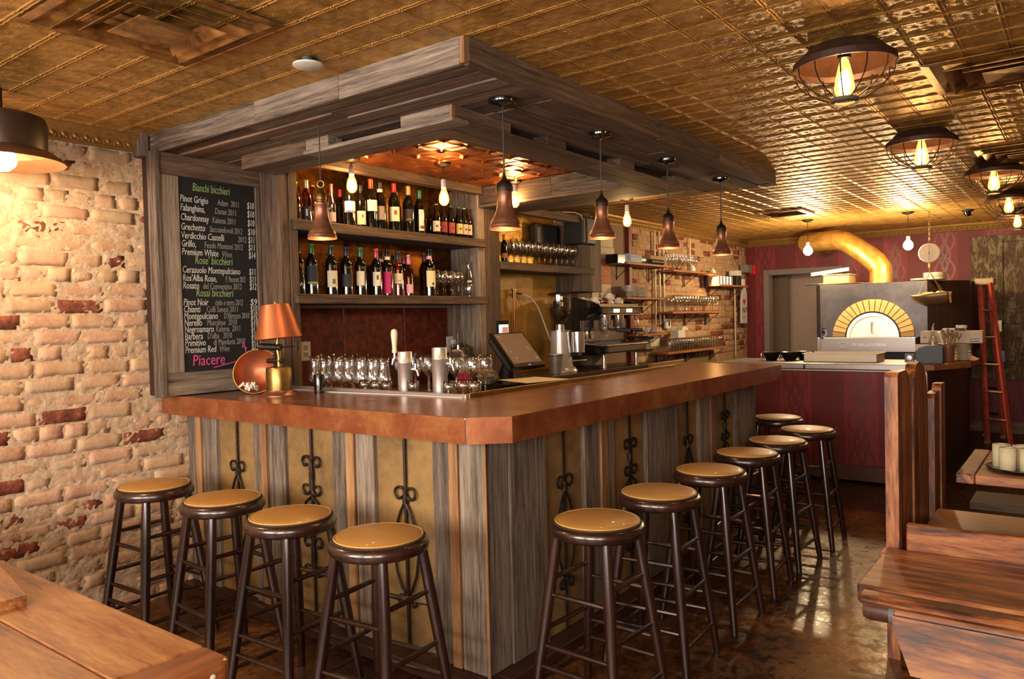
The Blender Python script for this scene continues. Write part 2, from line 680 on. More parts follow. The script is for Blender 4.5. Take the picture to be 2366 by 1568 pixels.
def m_floor(name, dark):
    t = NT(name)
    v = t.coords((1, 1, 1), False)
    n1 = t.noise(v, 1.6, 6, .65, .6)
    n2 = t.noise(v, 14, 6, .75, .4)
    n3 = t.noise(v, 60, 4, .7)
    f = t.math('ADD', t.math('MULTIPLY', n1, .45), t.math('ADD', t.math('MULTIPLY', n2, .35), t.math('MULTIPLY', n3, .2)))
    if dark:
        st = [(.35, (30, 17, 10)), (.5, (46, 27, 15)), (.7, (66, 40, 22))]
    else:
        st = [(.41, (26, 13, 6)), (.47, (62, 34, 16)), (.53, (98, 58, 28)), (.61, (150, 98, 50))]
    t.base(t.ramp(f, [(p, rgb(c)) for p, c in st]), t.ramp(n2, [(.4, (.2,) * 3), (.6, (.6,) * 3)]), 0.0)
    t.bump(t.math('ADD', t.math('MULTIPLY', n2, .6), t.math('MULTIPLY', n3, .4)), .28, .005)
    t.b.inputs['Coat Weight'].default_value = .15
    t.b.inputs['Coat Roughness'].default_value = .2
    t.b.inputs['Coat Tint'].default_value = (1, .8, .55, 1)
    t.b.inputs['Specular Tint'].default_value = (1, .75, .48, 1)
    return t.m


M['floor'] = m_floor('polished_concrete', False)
M['floorshade'] = m_floor('floor_painted_shade', True)  # darker tone paints in the shade on the floor towards the kitchen


def m_peel(name):
    t = NT(name)
    v = t.coords((1, 1, .35), False)
    n1 = t.noise(v, 16, 6, .75, .5)
    n2 = t.noise(v, 60, 4, .7)
    n3 = t.noise(v, 3, 2)
    a = t.ramp(n2, [(.3, rgb((62, 46, 32))), (.7, rgb((108, 84, 60)))])
    b = t.mix(n3, rgb((86, 84, 58)), rgb((168, 146, 116)))
    m = t.ramp(n1, [(.50, (0, 0, 0)), (.56, (1, 1, 1))])
    t.base(t.mix(m, a, b), .8, 0)
    t.bump(n1, .6, .004)
    return t.m


M['peel'] = m_peel('peeling_green_paint')

# ================================================================ THE SETTING
CZ = 2.455
f = MB().box(-.1, 5.1, -2.6, 5.95, -.05, 0).build('floor', M['floor'])
f['kind'] = 'structure'
f = MB().box(-.1, 5.1, 5.95, 12.2, -.05, 0).build('floor.001', M['floorshade'])
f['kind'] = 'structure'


def brick_mesh(L, H, seed):
    """one irregular brick, front face towards +x, local origin at its back centre"""
    r = np.random.default_rng(seed)
    ny, nz = max(3, int(L / .028)), 3
    vs, fs = [], []
    for j in range(nz + 1):
        for i in range(ny + 1):
            a, b = i / ny, j / nz
            edge = min(min(a, 1 - a) * ny, min(b, 1 - b) * nz)
            x = .0065 + r.normal(0, .0011) - (.0045 if edge < .5 else 0)
            y = (a - .5) * L + r.normal(0, .0014)
            z = (b - .5) * H + r.normal(0, .0014)
            vs.append((x, y, z))
    W_ = ny + 1
    for j in range(nz):
        for i in range(ny):
            fs.append((j * W_ + i, j * W_ + i + 1, (j + 1) * W_ + i + 1, (j + 1) * W_ + i))
    ring = [i for i in range(W_)] + [j * W_ + ny for j in range(1, nz + 1)] + [nz * W_ + i for i in range(ny - 1, -1, -1)] + [j * W_ for j in range(nz - 1, 0, -1)]
    n0 = len(vs)
    for k in ring:
        vs.append((-.01, vs[k][1] * 1.01, vs[k][2] * 1.02))
    for k in range(len(ring)):
        k2 = (k + 1) % len(ring)
        fs.append((ring[k], n0 + k, n0 + k2, ring[k2]))
    return vs, fs


def brick_wall(root, x, y0, y1, z0, z1, mat, seed, H=.0765):
    r = random.Random(seed)
    protos = {}
    for kind, L in (('s', .213), ('h', .102), ('q', .155)):
        for k in range(3):
            vs, fs = brick_mesh(L, H - .013, seed * 100 + k + len(protos))
            me = bpy.data.meshes.new('brick')
            me.from_pydata(vs, [], fs)
            me.materials.append(mat)
            me.polygons.foreach_set('use_smooth', [True] * len(me.polygons))
            protos[(kind, k)] = (me, L)
    n = 0
    row = 0
    z = z0
    while z + H * .6 < z1:
        y = y0 + (0, -.11, -.05, -.16)[row % 4]
        while y < y1 - .04:
            kind = 'h' if (row % 5 == 2) else ('s' if r.random() < .8 else r.choice('hq'))
            me, L = protos[(kind, r.randrange(3))]
            if y + L > y1 + .01 or y < y0 - .005:
                if y < y0 - .005:
                    y += L + .012
                    continue
                me, L = protos[('h', 0)]
                if y + L > y1 + .01:
                    break
            o = bpy.data.objects.new('brick', me)
            COL.objects.link(o)
            o.parent = root
            o.location = (x + r.uniform(-.004, .004), y + L / 2, z + H / 2 + r.uniform(-.002, .002))
            o.rotation_euler = (r.uniform(-.012, .012), 0, r.uniform(-.02, .02))
            if r.random() < .5:
                o.scale = (1, -1, 1)
            n += 1
            y += L + .011 + r.uniform(-.002, .004)
        z += H
        row += 1
    return n


def rough_sheet(x, y0, y1, z0, z1, step, amp, seed):
    r = np.random.default_rng(seed)
    ny, nz = int((y1 - y0) / step), int((z1 - z0) / step)
    g = r.normal(0, amp, (nz + 1, ny + 1))
    m = MB()
    vs = [(x + g[j, i], y0 + (y1 - y0) * i / ny, z0 + (z1 - z0) * j / nz) for j in range(nz + 1) for i in range(ny + 1)]
    fs = [(j * (ny + 1) + i, j * (ny + 1) + i + 1, (j + 1) * (ny + 1) + i + 1, (j + 1) * (ny + 1) + i) for j in range(nz) for i in range(ny)]
    m.add(vs, fs)
    return m


# left wall: old painted brick by the chalkboard
wl = S('wall_left')
m = rough_sheet(-.0695, .9, 2.5, 0, 2.46, .014, .0026, 3)
m.build('mortar', M['mortar'], wl, smooth='all', fix=False)
MB().box(-.25, -.078, -2.6, 6.3, 0, 2.5).build('wall_core', M['mortar'], wl)
nb = brick_wall(wl, -.072, .98, 2.42, .0, 2.43, M['brick'], 11)
# middle run behind the back bar, then the far brick run
MB().box(-.078, .0, 2.98, 6.3, 0, 2.5).build('plaster', M['roomwall'], wl)
wr = S('wall_left.001')
MB().box(-.1, .135, 6.3, 10.6, 0, 2.5).build('wall_core', M['mortarfar'], wr)
MB().box(.135, .16, 6.3, 6.98, 0, 2.42).build('painted_board', M['beige'], wr)
MB().bbox(.135, .2, 6.98, 7.04, 0, 2.40).build('red_edge_trim', paint('redtrim', (110, 22, 14), .5), wr)
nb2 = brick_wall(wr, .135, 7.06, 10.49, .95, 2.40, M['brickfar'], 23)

# far wall with a door opening
wf = MB()
Y1 = 10.5
wf.box(.0, .44, Y1, Y1 + .12, 0, 2.5)
wf.box(1.36, 5.1, Y1, Y1 + .12, 0, 2.5)
wf.box(.44, 1.36, Y1, Y1 + .12, 2.0, 2.5)
o = wf.build('wall_far', M['wallpaper'])
o['kind'] = 'structure'
d = S('door_1')
MB().bbox(.385, .46, Y1 - .03, Y1 + .13, 0, 2.045).bbox(1.34, 1.415, Y1 - .03, Y1 + .13, 0, 2.045).bbox(.46, 1.34, Y1 - .03, Y1 + .13, 1.97, 2.045).build('door_frame', M['doorpaint'], d)
MB().box(.10, .14, Y1 + .13, 12.1, 0, 2.2).box(.14, 1.9, 11.2, 11.3, 0, 2.2).box(1.8, 1.9, Y1 + .13, 11.2, 0, 2.2).box(.1, 1.9, Y1 + .125, 11.3, 2.2, 2.25).build('corridor', paint('corridor', (164, 140, 122), .8), d)
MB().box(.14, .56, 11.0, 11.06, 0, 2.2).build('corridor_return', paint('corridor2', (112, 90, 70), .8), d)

bulb_light('corridor_fill', (1.55, 10.85, 1.9), 3.5, .1, (1, .85, .7))  # unseen light, added to brighten the corridor beyond the door
wr2 = MB().box(5.0, 5.12, -2.6, -1.9, 0, 2.5).box(5.0, 5.12, -.4, 10.6, 0, 2.5).box(5.0, 5.12, -1.9, -.4, 0, .95).box(5.0, 5.12, -1.9, -.4, 2.25, 2.5).build('wall_right', M['roomwall'])
wr2['kind'] = 'structure'
# street wall with two windows
m = MB()
for x0, x1 in ((-.1, .45), (2.45, 3.05), (4.65, 5.1)):
    m.box(x0, x1, -2.72, -2.6, 0, 2.5)
m.box(-.1, 5.1, -2.72, -2.6, 0, .8).box(-.1, 5.1, -2.72, -2.6, 2.3, 2.5)
o = m.build('wall_front', M['roomwall'])
o['kind'] = 'structure'
for i, (x0, x1) in enumerate(((.45, 2.45), (3.05, 4.65))):
    w = S('window_%d' % (i + 1))
    xm = (x0 + x1) / 2
    MB().bbox(x0, x1, -2.7, -2.62, .8, .86).bbox(x0, x1, -2.7, -2.62, 2.24, 2.3).bbox(x0, x0 + .06, -2.7, -2.62, .86, 2.24).bbox(x1 - .06, x1, -2.7, -2.62, .86, 2.24).bbox(xm - .03, xm + .03, -2.7, -2.62, .86, 2.24).build('window_frame', M['darkwood'], w)
    MB().box(x0 + .06, xm - .03, -2.665, -2.66, .86, 2.24).build('pane', M['glass'], w)
    MB().box(xm + .03, x1 - .06, -2.665, -2.66, .86, 2.24).build('pane', M['glass'], w)

w = S('window_3')  # unseen window, added to go with the side fill light
MB().bbox(5.02, 5.08, -1.9, -1.84, .95, 2.25).bbox(5.02, 5.08, -.46, -.4, .95, 2.25).bbox(5.02, 5.08, -1.84, -.46, .95, 1.01).bbox(5.02, 5.08, -1.84, -.46, 2.19, 2.25).build('window_frame', M['darkwood'], w)
MB().box(5.05, 5.055, -1.84, -.46, 1.01, 2.19).build('pane', M['glass'], w)


# ---- pressed tin ceiling
def tin_panel(nc, cell, hfun, prof):
    """nc x nc cells, stamped relief pointing down"""
    u = []
    for i in range(nc):
        u += [i * cell + p for p in prof[:-1]]
    u.append(nc * cell)
    u = np.array(u)
    X, Yg = np.meshgrid(u, u)
    fx, fy = (X % cell) / cell, (Yg % cell) / cell
    Z = -hfun(fx, fy, cell)
    n = len(u)
    vs = np.stack([X, Yg, Z], -1).reshape(-1, 3)
    idx = np.arange(n * n).reshape(n, n)
    fs = np.stack([idx[:-1, :-1], idx[1:, :-1], idx[1:, 1:], idx[:-1, 1:]], -1).reshape(-1, 4)
    return vs.tolist(), fs.tolist()


def rib(d, c, w):
    return np.clip(1 - np.abs(d - c) / w, 0, 1)


def h_brass(fx, fy, cell):
    dx, dy = np.minimum(fx, 1 - fx) * cell, np.minimum(fy, 1 - fy) * cell
    h = .0040 * (rib(dx, .0065, .0034) + rib(dy, .0065, .0034))
    r = np.hypot(fx - .5, fy - .5) * 2
    a = np.arctan2(fy - .5, fx - .5)
    flower = .0026 * np.clip(np.cos(4 * a) * .6 + .5, 0, 1) * np.exp(-((r - .38) / .17) ** 2)
    scroll = .0022 * np.clip(np.sin(9 * r + 2 * np.cos(4 * a)), 0, 1) * np.clip((r - .55) * 4, 0, 1) * np.clip((1.15 - r) * 4, 0, 1)
    boss = .003 * np.exp(-(r / .1) ** 2)
    return h + flower + scroll + boss


def h_copper(fx, fy, cell):
    h = 0
    for cx in (0, 1):
        for cy_ in (0, 1):
            r = np.hypot(fx - cx, fy - cy_)
            h = h + rib(r, .72, .09) * .0055
    r = np.hypot(fx - .5, fy - .5)
    return h + .004 * np.exp(-(r / .07) ** 2)


mm = np.array([0, 3, 5, 6.5, 8, 10, 15, 21, 28, 35, 42, 49, 56, 63, 70, 76.25]) / 1000
prof = list(mm) + list(.1525 - mm[::-1][1:])
vs, fs = tin_panel(4, .1525, h_brass, prof)
tin = bpy.data.meshes.new('ceiling_panel')
tin.from_pydata(vs, [], fs)
tin.materials.append(M['tin'])
tin.polygons.foreach_set('use_smooth', [True] * len(tin.polygons))
ce = S('ceiling')
MB().box(-.1, 5.1, -2.6, 12.2, CZ + .012, CZ + .1).build('ceiling_deck', M['tin'], ce)
for i in range(9):
    for j in range(17):
        x, y = -.113 + .61 * i, .265 + .61 * j
        if y + .3 > 10.6 or (x < .35 and y + .61 < .2):
            continue
        if x + .61 < 1.62 and x > .3 and y > 2.6 and y + .61 < 4.6:
            continue
        o = bpy.data.objects.new('ceiling_panel', tin)
        COL.objects.link(o)
        o.parent = ce
        o.location = (x, y, CZ + .001)
vs, fs = tin_panel(3, .2, h_copper, [k * .2 / 22 for k in range(23)])
tinc = bpy.data.meshes.new('copper_ceiling_panel')
tinc.from_pydata(vs, [], fs)
tinc.materials.append(M['tincopper'])
tinc.polygons.foreach_set('use_smooth', [True] * len(tinc.polygons))
for i in range(3):
    for j in range(3):
        o = bpy.data.objects.new('copper_ceiling_panel', tinc)
        COL.objects.link(o)
        o.parent = ce
        o.location = (.02 + .6 * i, 2.66 + .6 * j, CZ - .008)

# ---- gilt cornice with egg ornaments
egg_bm = MB()
egg_bm.lathe([(0.0, -.022), (.009, -.016), (.013, -.004), (.012, .008), (.0, .018)], 10, m=Matrix.Rotation(math.radians(-35), 4, 'Y') @ Matrix.Diagonal((.6, 1, 1, 1)))
for sgn in (-1, 1):
    egg_bm.tube([(.004 - .01 * abs(t) ** 0, sgn * (.021 - .006 * abs(t)), t * .024) for t in (-1, -.5, 0, .5, 1)], .0032, 5)
egg_me = None


def cornice_run(root, x, y0, y1, eggs):
    global egg_me
    p = [(0, 0), (0, -.085), (.012, -.085), (.016, -.078), (.022, -.074), (.026, -.066), (.048, -.03), (.06, -.022), (.066, -.014), (.07, 0)]
    MB().prism([(x + a, CZ + b) for a, b in p], y0, y1, 'y').build('cornice_bed', M['cornice'], root)
    MB().tube([(x + .066, y0, CZ - .01), (x + .066, y1, CZ - .01)], .006, 8).tube([(x + .022, y0, CZ - .078), (x + .022, y1, CZ - .078)], .005, 8).build('cornice_bead', M['cornice'], root, smooth=True)
    if eggs:
        y = y0 + .03
        while y < y1 - .02:
            if egg_me is None:
                o = MB()
                o.v, o.f = egg_bm.v, egg_bm.f
                o = o.build('egg_ornament', M['cornice'], root, smooth=True, loc=(x + .036, y, CZ - .05))
                egg_me = o.data
            else:
                o = bpy.data.objects.new('egg_ornament', egg_me)
                COL.objects.link(o)
                o.parent = root
                o.location = (x + .036, y, CZ - .05)
            y += .052
    else:
        m = MB()
        y = y0 + .03
        while y < y1 - .02:
            m.add([(a + x + .036, b + y, c + CZ - .05) for a, b, c in egg_bm.v], egg_bm.f)
            y += .052
        o = m.build('egg_ornaments', M['cornice'], root, smooth=True)
        o['kind'] = 'stuff'


c1 = S('trim_1')
cornice_run(c1, -.05, .2, 2.06, True)
MB().bbox(-.06, .035, 2.04, 2.085, 2.345, CZ, .004).build('end_block', M['grey_z'], c1)
c2 = S('trim_2')
cornice_run(c2, .14, 6.35, 10.45, False)
c3 = S('trim_3')
m = MB()
p = [(0, 0), (0, -.085), (.012, -.085), (.022, -.074), (.048, -.03), (.06, -.022), (.07, 0)]
m.prism([(Y1 - a, CZ + b) for a, b in p], .15, 5.0, 'x')
m.build('cornice_bed', M['cornice'], c3)
m = MB()
x = .2
while x < 4.9:
    m.lathe([(0, -.02), (.012, -.004), (0, .018)], 6, c=(x, Y1 - .04, CZ - .05))
    x += .052
o = m.build('dentil_ornaments', M['cornice'], c3)
o['kind'] = 'stuff'
bb = MB().bbox(1.42, 5.0, Y1 - .02, Y1, 0, .14).build('baseboard_far', M['brown_x'])
bb['kind'] = 'structure'


# ================================================================ CANOPY
cn = T('bar_canopy', 'weathered barnwood canopy with stepped slotted frame hung under the tin ceiling over the bar', 'canopy', (1.2, 2.081, 2.363))
ZB = 2.363


def plank(name, x0, x1, y0, y1, z0, z1, mat, par, b=.002, j=0.0, **k):
    m = MB().bbox(x0, x1, y0, y1, z0, z1, b)
    return m.build(name, mat, par, **k)


R = random.Random(5)
# fascia boards
for x0, x1, mt in ((.045, .95, 'grey_x'), (.95, 1.52, 'grey_x'), (1.52, 2.163, 'grey_x')):
    plank('fascia_board', x0 + .001, x1 - .001, 2.081, 2.103, ZB - .004 - R.random() * .004, CZ, M[mt], cn)
plank('end_grain_strip', 2.163, 2.185, 2.081, 2.103, ZB - .004, CZ, M['orange_z'], cn)
ys = [2.103, 3.05, 3.62, 4.42, 5.0, 5.45]
for a, b in zip(ys[:-1], ys[1:]):
    plank('fascia_board', 2.163, 2.185 + R.random() * .003, a + .001, b - .001, ZB - .004 - R.random() * .005, CZ, M['brown_y'], cn)
plank('fascia_board', .2, 2.163, 5.428, 5.45, ZB - .004, CZ, M['brown_x'], cn)
# soffit boards: across at the front, lengthwise along the outer side
y = 2.103
while y < 2.66:
    w = .095
    brk = R.uniform(.6, 1.6)
    for x0, x1 in ((.05, brk), (brk, 2.163)):
        plank('soffit_board', x0 + .001, x1 - .001, y + .001, min(y + w - .002, 2.669), ZB - R.choice((0, .003, .007, .010)), ZB + .02, M[R.choice(('grey_x', 'brown_x', 'brown_x'))], cn)
    y += w
x = 1.569
while x < 2.15:
    w = .099
    brk = R.uniform(3.3, 4.6)
    for y0, y1 in ((2.669, brk), (brk, 5.428)):
        plank('soffit_board', x + .001, min(x + w - .002, 2.163), y0 + .001, y1 - .001, ZB - R.choice((0, .003, .006, .010)), ZB + .02, M[R.choice(('grey_y', 'brown_y', 'brown_y'))], cn)
    x += w
y = 4.47
while y < 5.42:
    plank('soffit_board', .25, 1.568, y + .001, min(y + .094, 5.428), ZB - R.choice((0, .003, .006)), ZB + .02, M[R.choice(('brown_x', 'brown_x', 'grey_x'))], cn)
    y += .096
# lower slotted frame
for y0, y1 in ((2.445, 2.555), (2.558, 2.669)):
    for x0, x1 in ((.30, .82), (.822, 1.804 if y0 < 2.5 else 1.69)):
        plank('frame_board', x0, x1, y0, y1, 2.290 + R.random() * .003, 2.311, M[R.choice(('grey_x', 'brown_x'))], cn)
for x0, x1 in ((1.571, 1.688), (1.690, 1.804)):
    for y0, y1 in ((2.671 if x0 < 1.6 else 2.557, 3.7), (3.702, 4.88)):
        plank('frame_board', x0, x1, y0, y1, 2.290 + R.random() * .003, 2.311, M['brown_y'], cn)
for y0, y1 in ((4.45, 4.66), (4.662, 4.88)):
    plank('frame_board', .30, 1.570, y0, y1, 2.290, 2.311, M['brown_x'], cn)
plank('filler_board', .30, .835, 2.447, 2.47, 2.312, ZB + .01, M['brown_x'], cn)
for x0, x1 in ((1.50, 1.79), (.84, 1.01)):
    plank('spacer_block', x0, x1, 2.447, 2.54, 2.312, ZB + .01, M['grey_x'], cn)
plank('end_grain_strip', 1.79, 1.804, 2.446, 2.47, 2.312, ZB + .01, M['orange_z'], cn)
for y0, y1 in ((2.472, 2.86), (3.16, 3.33), (3.90, 4.07), (4.62, 4.88)):
    plank('spacer_block', 1.71, 1.803, y0, y1, 2.312, ZB + .01, M['brown_y'], cn)
plank('inner_fascia', 1.569, 1.60, 2.66, 4.46, 2.31, CZ - .012, M['brown_y'], cn)
plank('inner_fascia', .33, 1.569, 2.64, 2.668, 2.311, CZ - .012, M['brown_x'], cn)
plank('inner_fascia', .33, .95, 4.452, 4.475, 2.312, CZ - .012, M['brown_x'], cn)
plank('inner_fascia', .952, 1.569, 4.452, 4.475, 2.312, CZ - .012, M['grey_x'], cn)

# ================================================================ CHALKBOARD
cb = T('chalkboard_menu', 'framed black chalkboard wine list with handwritten names and prices on the brick wall', 'chalkboard', (.1, 2.4, 1.1))
plank('frame_post', .05, .135, 2.055, 2.083, 1.09, 2.363, M['grey_z'], cb, .003)
plank('frame_board', .09, .12, 2.083, 2.188, 1.215, 2.245, M['grey_z'], cb)
plank('frame_board', .09, .122, 2.083, 2.68, 2.246, 2.361, M['brown_y'], cb)
plank('frame_board', .09, .122, 2.083, 2.68, 1.095, 1.214, M['grey_y'], cb)
plank('frame_board', .09, .124, 2.652, 2.68, 1.216, 2.244, M['grey_z'], cb)
MB().box(.085, .112, 2.188, 2.652, 1.214, 2.246).build('slate', plain('chalkboard_slate', (20, 19, 19), .75, 0, .3, .05, 8), cb)
MB().box(-.06, .09, 2.09, 2.67, 1.095, 2.36).build('backing', M['darkwood'], cb)
chalk = plain('white_chalk', (206, 200, 192), .9, 0, .25, 0, 300)
chalk_dim = plain('faint_chalk', (140, 134, 128), .9, 0, .3, 0, 300)
chalk_g = plain('green_chalk', (140, 164, 106), .9, 0, .25, 0, 300)
chalk_p = plain('pink_chalk', (206, 78, 130), .9, 0, .2, 0, 300)


def text(s, loc, size, mat, par, rot, width=None, name='lettering', shear=0.12, ext=.0006, align='LEFT'):
    c = bpy.data.curves.new(name, 'FONT')
    c.body = s
    c.size = size
    c.extrude = ext
    c.shear = shear
    c.align_x = align
    c.resolution_u = 2
    tmp = bpy.data.objects.new('tmp', c)
    me = bpy.data.meshes.new_from_object(tmp)
    bpy.data.objects.remove(tmp)
    bpy.data.curves.remove(c)
    me.materials.clear()
    me.materials.append(mat)
    o = bpy.data.objects.new(name, me)
    COL.objects.link(o)
    off = Vector(WL.get(par.name, (0, 0, 0)))
    o.parent = par
    o.location = Vector(loc) - off
    o.rotation_euler = rot
    if width:
        o.scale = (width / max(.01, len(s) * size * .52), 1, 1)
    return o


RX = (PI / 2, 0, PI / 2)
rows = [('h', 'Bianchi bicchieri', '', '', 135), ('w', 'Pinot Grigio', 'Adam  2011', '$10', 205), ('w', 'Falanghina,', 'Danae 2011', '$10', 262),
        ('w', 'Chardonnay', 'Kalema 2011', '$10', 322), ('w', 'Grechetto', 'Saccoindovoli 2012', '$10', 382), ('w', 'Verdicchio Castelli', '2012', '$11', 436),
        ('w', 'Grillo,', 'Feudo Montoni 2012', '$11', 488), ('w', 'Premium White', 'Wine', '$14', 540), ('h', "Rose' bicchieri", '', '', 598),
        ('w', 'Cerasuolo Montepulciano', '2012', '$11', 652), ('w', "Ros'Alba Rose,", 'P. Pecorari 2012', '$11', 704), ('w', 'Rosato', 'del Conventino 2012', '$12', 752),
        ('h', 'Rossi bicchieri', '', '', 806), ('w', 'Pinot Noir', 'cielo e terra 2012', '$9', 858), ('w', 'Chianti', 'Colli Senesi 2011', '$10', 902),
        ('w', 'Montepulciano', "D'Abruzzo 2010", '$10', 946), ('w', 'Nerello', 'Mascalese  2010', '$10', 988), ('w', 'Negroamaro', 'Kalema  2011', '$11', 1030),
        ('w', 'Barbera', "D'alba   2010", '$12', 1074), ('w', 'Primitivo', 'di Manduria 2010', '$11', 1116), ('w', 'Premium Red', 'Wine', '$15', 1160)]
for kd, a, b, c, yy in rows:
    z = 2.242 - (380 + yy / 2.703 - 408) * .002274 - .016
    if kd == 'h':
        text(a, (.1125, 2.27, z + .004), .062, chalk_g, cb, RX, .30)
        continue
    wa = min(.42, len(a) * .0172)
    text(a, (.1125, 2.196, z), .052, chalk, cb, RX, wa)
    text(b, (.1125, 2.196 + wa + .012, z), .048, chalk_dim, cb, RX, min(len(b) * .0145, .585 - .196 - wa - .012 + 0.02))
    text(c, (.1125, 2.600, z), .054, chalk, cb, RX, .046)
text('Piacere', (.113, 2.235, 1.245), .085, chalk_p, cb, RX, .24, ext=.001)
MB().tube([(.114, 2.36, 1.228), (.114, 2.44, 1.243), (.114, 2.55, 1.262), (.114, 2.565, 1.30), (.114, 2.55, 1.36), (.114, 2.54, 1.335), (.114, 2.57, 1.325)], .003, 5).build('flourish', chalk_p, cb)

# ================================================================ BACK BAR
bk = T('back_bar', 'weathered wood back bar with two long bottle shelves and oxblood copper splash panels', 'shelving unit', (.0, 3.7, 1.0))
plank('post', -.0, .30, 2.682, 2.742, 1.0, ZB - .004, M['brown_z'], bk, .003)
plank('post', .01, .305, 2.744, 2.80, 1.0, ZB - .004, M['brown_z'], bk, .003)
plank('post', .02, .298, 4.44, 4.52, 1.0, 2.44, M['grey_z'], bk, .003)
plank('post', .02, .306, 4.522, 4.69, 1.0, 2.44, M['brown_z'], bk, .003)
plank('header_beam', .27, .345, 2.80, 4.44, 2.385, 2.445, M['brown_y'], bk)
plank('shelf', .02, .33, 2.762, 4.50, 1.995, 2.055, M['brown_y'], bk, .004)
plank('shelf', .02, .33, 2.762, 4.50, 1.572, 1.628, M['brown_y'], bk, .004)
MB().box(.0, .02, 2.76, 4.46, 1.628, 2.45).build('back_mirror', M['tindark'], bk)
for y0, y1 in ((2.80, 3.36), (3.362, 3.92), (3.922, 4.38)):
    plank('splash_panel', .0, .022, y0, y1, 1.0, 1.552, M['redpanel'], bk, .003)
# second bay: glass shelf over a gold panel
b2 = T('glass_shelf_bay', 'single wooden shelf bay with gold metal back beside the bottle shelves', 'shelving unit', (.0, 5.3, 1.0))
plank('post', .0, .30, 5.9, 6.06, 1.69, 2.30, M['brown_z'], b2, .003)
plank('post', .0, .302, 6.062, 6.24, 1.69, 2.30, M['grey_z'], b2, .003)
plank('shelf', .02, .31, 4.70, 6.10, 1.842, 1.905, M['brown_y'], b2, .004)
plank('header_beam', .24, .31, 4.70, 5.9, 2.30, 2.36, M['brown_y'], b2)
MB().box(.0, .02, 4.70, 5.9, 1.906, 2.45).build('gold_tin_back', M['tingold'], b2)
MB().box(.0, .015, 4.70, 5.9, 1.0, 1.84).build('ochre_panel', M['goldpaint'], b2)

# ================================================================ BACK COUNTER
bc = T('back_counter', 'dark low back counter running along the wall behind the bar', 'counter', (.3, 4.8, 0))
MB().bbox(.03, .60, 3.16, 6.28, .955, 1.0, .004).bbox(.175, .60, 6.281, 6.75, .955, 1.0, .004).build('worktop', paint('worktop', (62, 44, 34), .3), bc)
MB().bbox(.03, .56, 3.16, 6.28, .0, .954, .004).bbox(.175, .56, 6.281, 6.72, .0, .954, .004).build('carcass', M['darkwood'], bc)
ub = T('service_ledge', 'dark reddish service ledge just behind the short bar side holding stemmed glasses', 'ledge', (1, 2.9, 0))
MB().bbox(.0, 1.62, 2.73, 3.14, 1.035, 1.068, .003).build('ledge_top', M['redpanel'], ub)
MB().bbox(.0, 1.60, 2.75, 3.13, 0, 1.034, .003).build('carcass', M['darkwood'], ub)
u2 = T('underbar_station', 'dark under-bar work station behind the long bar side', 'counter', (1.4, 4, 0))
MB().bbox(1.15, 1.60, 3.16, 5.3, .0, .86, .003).build('carcass', M['darkwood'], u2)
MB().bbox(1.13, 1.61, 3.15, 5.32, .861, .89, .003).build('worktop', M['steel'], u2)

# ================================================================ BAR
bar = T('bar_counter', 'copper-topped corner bar clad in upright grey boards and gold panels with iron scrolls', 'bar', (1.0, 2.3, 0))
outer = [(-.06, 2.158), (2.081, 2.158), (2.209, 2.276), (2.209, 5.42), (1.42, 5.56), (1.42, 4.96), (1.62, 4.96), (1.62, 2.708), (-.06, 2.708)]
MB().prism(outer, 1.045, 1.09).build('countertop', M['counter_copper'], bar)


def band(p, q, name='copper_band', z0=.99, z1=1.0885, th=.012, mat='band_copper'):
    a, b = Vector((*p, 0)), Vector((*q, 0))
    t = (b - a).normalized()
    nrm = Vector((t.y, -t.x, 0))
    poly = [a + nrm * .004, b + nrm * .004, b - nrm * th, a - nrm * th]
    return MB().prism([(v.x, v.y) for v in poly], z0, z1).build(name, M[mat], bar)


band((-.06, 2.158), (2.081, 2.158))
band((2.081, 2.158), (2.209, 2.276))
band((2.209, 2.276), (2.209, 5.42))
band((2.209, 5.42), (1.42, 5.56))
m = MB()
for k in range(14):
    m.lathe([(0, 0), (.004, .002), (.004, .004), (0, .006)], 6, c=(2.0825, 2.1535, .992 + k * .0069))
m.build('corner_seam', M['chrome'], bar)
MB().box(-.05, 2.075, 2.17, 2.70, .99, 1.044).box(1.62, 2.19, 2.29, 5.41, .99, 1.044).build('underframe', M['darkwood'], bar)
# upstand rail round the inner edge
MB().bbox(-.04, 1.622, 2.700, 2.722, 1.06, 1.108, .003).build('upstand_rail', M['steel'], bar)
MB().bbox(1.606, 1.628, 2.722, 4.95, 1.06, 1.112, .003).build('upstand_rail', M['brass'], bar)
MB().bbox(1.41, 1.43, 4.97, 5.55, 1.06, 1.112, .003).build('upstand_rail', M['brass'], bar)
MB().tube([(.30, 2.66, 1.0925), (.55, 2.665, 1.0925), (.62, 2.64, 1.0925), (.9, 2.655, 1.0925), (1.3, 2.69, 1.0925), (1.61, 2.695, 1.0925)], .0028, 6).build('white_cable', M['white'], bar)
# body core
MB().box(-.06, 2.045, 2.322, 2.70, .0, .99).box(1.64, 2.036, 2.70, 5.30, 0, .99).build('core', M['darkwood'], bar)
